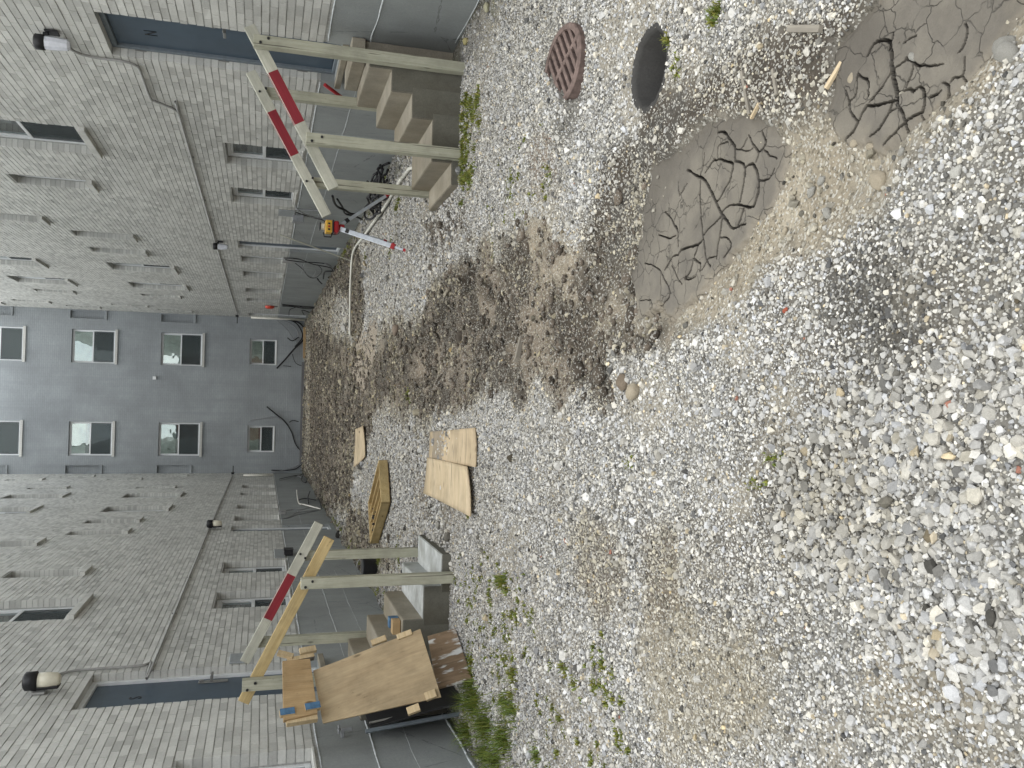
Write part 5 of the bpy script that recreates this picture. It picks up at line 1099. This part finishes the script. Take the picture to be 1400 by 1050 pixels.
for k_ in range(3): obj('button', box_me([((hd.x-.05+k_*.035, hd.y-.077, .875), (hd.x-.03+k_*.035, hd.y-.069, .90))], .002, ['redp' if k_ == 1 else 'black']), None, t)
# cable heap by the tripod
bm = bmesh.new()
for k_ in range(10):
    c = Vector((2.95+random.uniform(-.15, .12), 11.6+random.uniform(-.8, .9), 0)); rr = random.uniform(.12, .26); tl = random.uniform(.1, .5)
    tube_bm(bm, [(c.x+rr*math.cos(a)*.8, c.y+rr*math.sin(a)*1.5, .04+.08*random.random()+tl*.2*(1+math.sin(a+k_))) for a in np.linspace(0, random.uniform(4, 6.2), 14)], .017, 6)
tag(obj('hose_heap', bm_mesh(bm), 'rubber'), 'heap of coiled black hose against the wall behind the tripod', 'hose')

# drain hole and its grate
t = empty('drain', (HOLE[0], HOLE[1], -.6), 'open round concrete drain hole sunk in the gravel', 'drain')
bm = bmesh.new(); seg = 48; hz = gz(HOLE[0]-.2, HOLE[1])
prof = [(HOLE[2]+.05, hz-.03), (HOLE[2]+.026, hz+.004), (HOLE[2]+.012, hz+.004), (HOLE[2]+.002, hz-.002), (HOLE[2]-.006, hz-.014), (HOLE[2]-.008, hz-1.22)]
rings = [[bm.verts.new((HOLE[0]+(r_+.004*math.sin(k*1.7))*math.cos(6.2832*k/seg), HOLE[1]+(r_+.004*math.sin(k*1.7))*math.sin(6.2832*k/seg), z_)) for k in range(seg)] for r_, z_ in prof]
for i in range(len(rings)-1):
    for k in range(seg): bm.faces.new((rings[i][k], rings[i][(k+1) % seg], rings[i+1][(k+1) % seg], rings[i+1][k])).smooth = True
bmesh.ops.recalc_face_normals(bm, faces=bm.faces); obj('drain_ring', bm_mesh(bm), 'drain', t)
bm = bmesh.new(); bm.faces.new([bm.verts.new((HOLE[0]+HOLE[2]*math.cos(6.2832*k/24), HOLE[1]+HOLE[2]*math.sin(6.2832*k/24), hz-1.20)) for k in range(24)]); obj('drain_floor', bm_mesh(bm), 'pit', t)
Rg = .225; cg = Vector((1.89, 4.375, .045)); nrm = Vector((.02, -.12, .99)).normalized(); gx_ = Vector((.707, .707, 0)); gx_ = (gx_-nrm*gx_.dot(nrm)).normalized(); gy_ = nrm.cross(gx_)
mg = Matrix((gx_, gy_, nrm)).transposed().to_4x4(); mg.translation = cg
t = empty('drain_grate', cg, 'round rusty iron grate with slots, half buried and tilted in the gravel', 'grate')
bm = bmesh.new(); seg = 48
pr = [(Rg, -.05), (Rg, .018), (Rg-.006, .024), (Rg-.035, .024), (Rg-.038, -.05)]
rings = [[bm.verts.new((r_*math.cos(6.2832*k/seg), r_*math.sin(6.2832*k/seg), z_)) for k in range(seg)] for r_, z_ in pr]
for i in range(len(rings)):
    for k in range(seg): bm.faces.new((rings[i][k], rings[i][(k+1) % seg], rings[(i+1) % 5][(k+1) % seg], rings[(i+1) % 5][k]))
bmesh.ops.recalc_face_normals(bm, faces=bm.faces); obj('rim', bm_mesh(bm), 'iron', t, mg)
rotm = Matrix.Rotation(math.radians(-12), 4, 'Z')
for k in range(-4, 5):
    y_ = k*.050; hl = math.sqrt(max(Rg*.89*Rg*.89-y_*y_, 0)); 
    if hl < .05: continue
    obj('bar', box_me([((-hl, y_-.0125, -.035), (hl, y_+.0125, .020))], .003, ['iron']), None, t, mg @ rotm)
obj('cross_bar', box_me([((-.012, -Rg*.88, -.021), (.012, Rg*.88, .0185))], .003, ['iron']), None, t, mg @ rotm)

# sticks, stones and scraps lying loose
def stick(p, q, w, h, mat, label, name='stick'):
    a = Vector((p[0], p[1], gz(*p)+h*.5)); b = Vector((q[0], q[1], gz(*q)+h*.5+.004)); o_ = beam(name, a, b, w, h, mat, None, bevel=.002); tag(o_, label, 'stick', 'bits of wood lying round the mud')
stick((1.23, 2.334), (1.16, 2.17), .022, .018, 'woodgrey', 'flat grey wood scrap in the gravel at the edge of the mud')
stick((1.20, 2.614), (1.045, 2.603), .014, .012, 'woodgrey', 'upright-lying grey stick that forms a cross with a shorter one')
stick((1.035, 2.61), (1.05, 2.515), .010, .012, 'plyw', 'short pale stick crossing the end of a grey one')
stick((1.135, 2.426), (1.04, 2.399), .012, .010, 'woodgrey', 'thin dark twig between the two mud flats')
stick((.987, 2.186), (1.052, 2.135), .014, .012, 'plyw', 'splintered pale sliver beside the smaller mud flat')
stick((1.10, 2.55), (1.02, 2.50), .008, .008, 'woodgrey', 'small brown twig by the crossed sticks')
stick((.466, 5.439), (.316, 5.361), .06, .03, 'woodgrey', 'muddy board end half buried in the brown soil', 'board_end')
def rock(x, y, s, c, label=None, flat_=.6, up=.25, name='rock', g='larger stones lying on the mud'):
    bm = bmesh.new(); bmesh.ops.create_icosphere(bm, subdivisions=3, radius=1); rs = random.randint(0, 999)
    pl = [Vector((random.gauss(0, 1), random.gauss(0, 1), random.gauss(0, 1))).normalized() for _ in range(9)]
    for v in bm.verts:
        k = min([1.0]+[.78/max(v.co.dot(n_), .01) for n_ in pl]); v.co *= k*(1+.06*(float(vn(v.co.x*3+rs, v.co.y*3+v.co.z*2, .7, 600))-.5))
    me_ = bm_mesh(bm, smooth=True); key = 'rock_%02d_%02d_%02d' % tuple(int(q*99) for q in c)
    if key not in M: M[key] = concrete('rock_surface', c, sc=8, amt=.3)
    me_.materials.append(M[key]); mm = Matrix.Translation((x, y, gz(x, y)+s*up)) @ Matrix.Rotation(random.uniform(0, 6), 4, 'Z') @ Matrix.Diagonal((s, s*random.uniform(.6, .85), s*flat_, 1))
    o_ = obj(name, me_, None, None, mm); tag(o_, label, 'stone', g); return o_
tan_, gry, wht = (.38, .33, .25), (.33, .32, .29), (.50, .49, .45)
for x, y, s, c, lab in [(.953, 1.848, .017, gry, 'oval grey stone at the drain side of the smaller mud flat'), (.655, 1.97, .036, tan_, 'flat six-sided tan stone between the mud and the coarse gravel'), (.985, 2.091, .022, tan_, 'tan oval stone at the corner of the smaller mud flat toward the sticks'),
        (.855, 1.537, .030, gry, 'rounded grey stone at the picture edge, the first of a close pair'), (.825, 1.515, .034, gry, 'rounded grey stone at the picture edge, the second of a close pair'), (.59, 1.653, .020, wht, 'whitish cobble among the coarse gravel by the mud bank'),
        (.70, 2.299, .022, gry, 'grey upright sliver of rock beside the tan silt'), (.725, 2.25, .018, gry, 'second grey sliver of rock lying against the first'), (.70, 1.86, .013, gry, 'small dark-sided pebble on the mud bank'), (.76, 2.01, .018, tan_, 'tan stone set in the silt between the flats'),
        (.61, 2.20, .024, gry, 'blocky grey stone half sunk in the silt'), (.60, 2.42, .016, tan_, 'small tan stone in the silt below the larger mud flat'), (.79, 2.08, .016, tan_, 'pale tan stone at the smaller flat edge'), (.66, 1.83, .014, wht, 'white chip at the mud bank'),
        (.085, 3.50, .055, tan_, 'brown rounded lump sunk in the gravel, nearer of two'), (.125, 3.63, .050, (.2, .16, .12), 'brown rounded lump sunk in the gravel, further of two'), (.33, 2.37, .014, (.36, .10, .06), 'small red brick fragment in the grey gravel'),
        (3.12, 7.0, .045, (.36, .32, .16), 'mossy yellowish cobble against the plinth by the near post'), (3.10, 6.3, .05, (.42, .40, .28), 'pale mossy cobble against the plinth at the picture edge'), (1.45, 6.0, .02, (.12, .12, .12), 'dark stone in the weeds near the door N steps'),
        (.05, 1.95, .022, wht, 'pointed white stone in the darker gravel patch'), (-1.15, 7.35, .06, (.16, .15, .13), 'broken grey concrete lump beside the lowest white step'), (-1.10, 7.75, .05, (.3, .29, .26), 'second broken concrete lump by the white step'), (.95, 10.6, .09, (.25, .2, .16), 'brown clod in the churned soil'),
        (.62, 7.3, .06, (.1, .085, .07), 'dark clod on the churned soil'), (1.05, 6.75, .05, (.1, .08, .065), 'dark clod near the door N steps'), (.85, 7.2, .045, (.12, .10, .08), 'small clod among dark ruts')]:
    rock(x, y, s, c, lab)
# dark weathered trim along the foot of the end wall
tag(beam('timber', (1.75, 33.55, .10), (2.95, 33.5, .12), .14, .10, 'plank'), 'rust-brown timber lying along the foot of the end wall', 'timber')
tag(beam('timber', (-2.3, 33.6, .14), (1.6, 33.62, .14), .10, .10, 'roof'), 'long blackened timber at the foot of the end wall', 'timber')
# clods: uncountable crumbs of soil over the churned middle (one object)
def clods():
    Vs, Fs = [], []; bm = bmesh.new(); bmesh.ops.create_icosphere(bm, subdivisions=1, radius=1); bv = np.array([v.co[:] for v in bm.verts]); bf = np.array([[v.index for v in f.verts] for f in bm.faces]); bm.free()
    n = 0
    X = RNG.uniform(L, R, 26000); Y = 3.4+30*RNG.random(26000)**1.5; m_ = masks(X, Y)
    k = RNG.random(X.size) < np.clip(m_['soil']*1.2+.9*np.maximum.reduce([m_['far'], m_['farright'], m_['rstep'], m_['lmid']])+.35*m_['silt']+.5*m_['dist'], 0, .95)*(m_['mud'] < .05)
    k &= ~((X > 1.95) & (Y > 7.2) & (Y < 8.27)) & ~((X < -1.3) & (Y > 7.3) & (Y < 8.42)) & (np.hypot(X-HOLE[0], Y-HOLE[1]) > .26)
    X, Y = X[k], Y[k]; h = height(X, Y); s = np.exp(RNG.normal(-4.35, .55, X.size))*(1+Y*.035); s = np.clip(s, .004, .07)
    for i in range(len(X)):
        v = bv*(1+RNG.normal(0, .16, (len(bv), 1)))*s[i]*np.array([1, RNG.uniform(.6, 1), .55])
        a = RNG.uniform(0, 6.28); c_, s_ = math.cos(a), math.sin(a); v = np.stack([v[:, 0]*c_-v[:, 1]*s_, v[:, 0]*s_+v[:, 1]*c_, v[:, 2]], -1)+(X[i], Y[i], h[i]+s[i]*.15); Vs.append(v); Fs.append(bf+i*len(bv))
    me_ = npmesh('soil_clods', np.concatenate(Vs), np.concatenate(Fs), smooth=True)
    t_ = RNG.uniform(.04, .15, len(X)); cc = np.repeat(np.stack([t_*1.15, t_*.95, t_*.75, np.ones_like(t_)], -1), len(bv), 0).astype(np.float32)
    a_ = me_.color_attributes.new('soil', 'FLOAT_COLOR', 'POINT'); a_.data.foreach_set('color', cc.ravel()); me_.materials.append(M['soil']); return me_
tag(obj('soil_clods', clods()), 'crumbs and clods of brown soil over the churned dirt', 'soil', None, 'stuff')

# ================================================================ WEEDS AND GRASS
def blades(spots, dens, hmul, wid, colr, lean, leafy=False):
    V, F, C = [], [], []; n = 0
    for x, y, r, h in spots:
        k = int(dens*r*r*(1 if r > .05 else 2.0))+6
        for _ in range(k):
            a = random.uniform(0, 6.2832); q = r*abs(random.gauss(0, .55)); px, py = x+q*math.cos(a)*1.0, y+q*math.sin(a)*1.25
            if math.hypot(px-HOLE[0], py-HOLE[1]) < HOLE[2]+.01: continue
            if px > R-.03 or px < L+.03: continue
            if (px > 1.95 and 7.18 < py < 8.27) or (px < -1.3 and 7.3 < py < 8.42): continue
            z = gz_fast(px, py); hh = h*hmul*random.uniform(.45, 1.25)*max(.3, 1-q/r*.35); w = wid*random.uniform(.6, 1.5); b = random.uniform(0, 6.2832); d = Vector((math.cos(b), math.sin(b), 0)); s = Vector((-d.y, d.x, 0))*w
            ln = random.uniform(.2, 1)*lean; base = Vector((px, py, z-.003)); tone = random.uniform(.6, 1.35); yl = random.random()
            col = (colr[0]*tone*(1+.5*yl), colr[1]*tone, colr[2]*tone*(1-.2*yl), 1)
            pts = []
            for t in (0, .35, .7, 1.0):
                c = base+Vector((0, 0, hh*(t-.35*ln*t*t)))+d*(hh*ln*t*t); ww = (1-t**1.6) if not leafy else math.sin(math.pi*min(t+.12, 1))
                pts.append((c-s*ww, c+s*ww))
            for i in range(3):
                V += [pts[i][0], pts[i][1], pts[i+1][1], pts[i+1][0]]; C += [col]*4; F.append((n, n+1, n+2, n+3)); n += 4
    return V, F, C
_hx = np.arange(L-.1, R+.1, .03); _hy = np.arange(1.0, 22, .03); _HX, _HY = np.meshgrid(_hx, _hy); _HH = height(_HX, _HY)
def gz_fast(x, y): return float(_HH[min(max(int((y-1)/.03), 0), _HH.shape[0]-1), min(max(int((x-L+.1)/.03), 0), _HH.shape[1]-1)])
def leafmat(name, rough=.6):
    a = Mat(name, rough, .25); c = a.attr('leaf'); a.col(c); a.b.inputs['Subsurface Weight'].default_value = 0
    tr = a.n.new('ShaderNodeBsdfTranslucent'); a.link(c, tr.inputs[0]); x = a.n.new('ShaderNodeMixShader'); x.inputs[0].default_value = .3
    a.link(a.b.outputs[0], x.inputs[1]); a.link(tr.outputs[0], x.inputs[2]); a.link(x.outputs[0], a.o.inputs[0]); return a.m
M['leaf'] = leafmat('leaf_green')
def leafobj(name, sets, label, cat):
    V, F, C = [], [], []
    for v, f, c in sets:
        o_ = len(V); V += v; C += c; F += [tuple(i+o_ for i in q) for q in f]
    me_ = npmesh(name, [tuple(v) for v in V], F, 'leaf'); a_ = me_.color_attributes.new('leaf', 'FLOAT_COLOR', 'POINT'); a_.data.foreach_set('color', np.array(C, np.float32).ravel())
    tag(obj(name, me_), label, cat, None, 'stuff')
sp2 = []
for x, y, r, h in WEEDS:
    for _ in range(4): sp2.append((x+random.gauss(0, r*.6), y+random.gauss(0, r*.8), r*random.uniform(.35, .8), h*random.uniform(.5, 1.1)))
for _ in range(26):
    qx, qy = random.uniform(-2.5, -1.1), random.uniform(3.4, 6.8)
    for _ in range(9): sp2.append((qx+random.gauss(0, .09), qy+random.gauss(0, .16), random.uniform(.015, .045), random.uniform(.015, .035)))
for _ in range(60): sp2.append((random.uniform(1.85, 2.6)+random.gauss(0, .08), 7.08-abs(random.gauss(0, .18)), random.uniform(.02, .06), .05))
for _ in range(30): sp2.append((random.uniform(1.1, 1.8), random.uniform(4.6, 6.2), random.uniform(.015, .04), .02))
for _ in range(40):
    sgn_ = random.random() < .5; sp2.append(((R-.08-abs(random.gauss(0, .12))) if sgn_ else (L+.08+abs(random.gauss(0, .12))), random.uniform(8.5, 20), random.uniform(.05, .12), .05))
leafobj('weeds', [blades(sp2, 9500, 1, .0048, (.16, .22, .055), .9, True), blades(WEEDS, 1800, 1.3, .0018, (.15, .21, .05), .7)], 'low green weeds and moss scattered in the gravel', 'weeds')
leafobj('grass', [blades(GRASS, 8000, 1.0, .0024, (.12, .20, .045), 1.0), blades(GRASS, 4000, .6, .003, (.17, .25, .06), 1.1)], 'tall green grass growing below the leaning plywood', 'grass')
print('objects', len(bpy.data.objects))
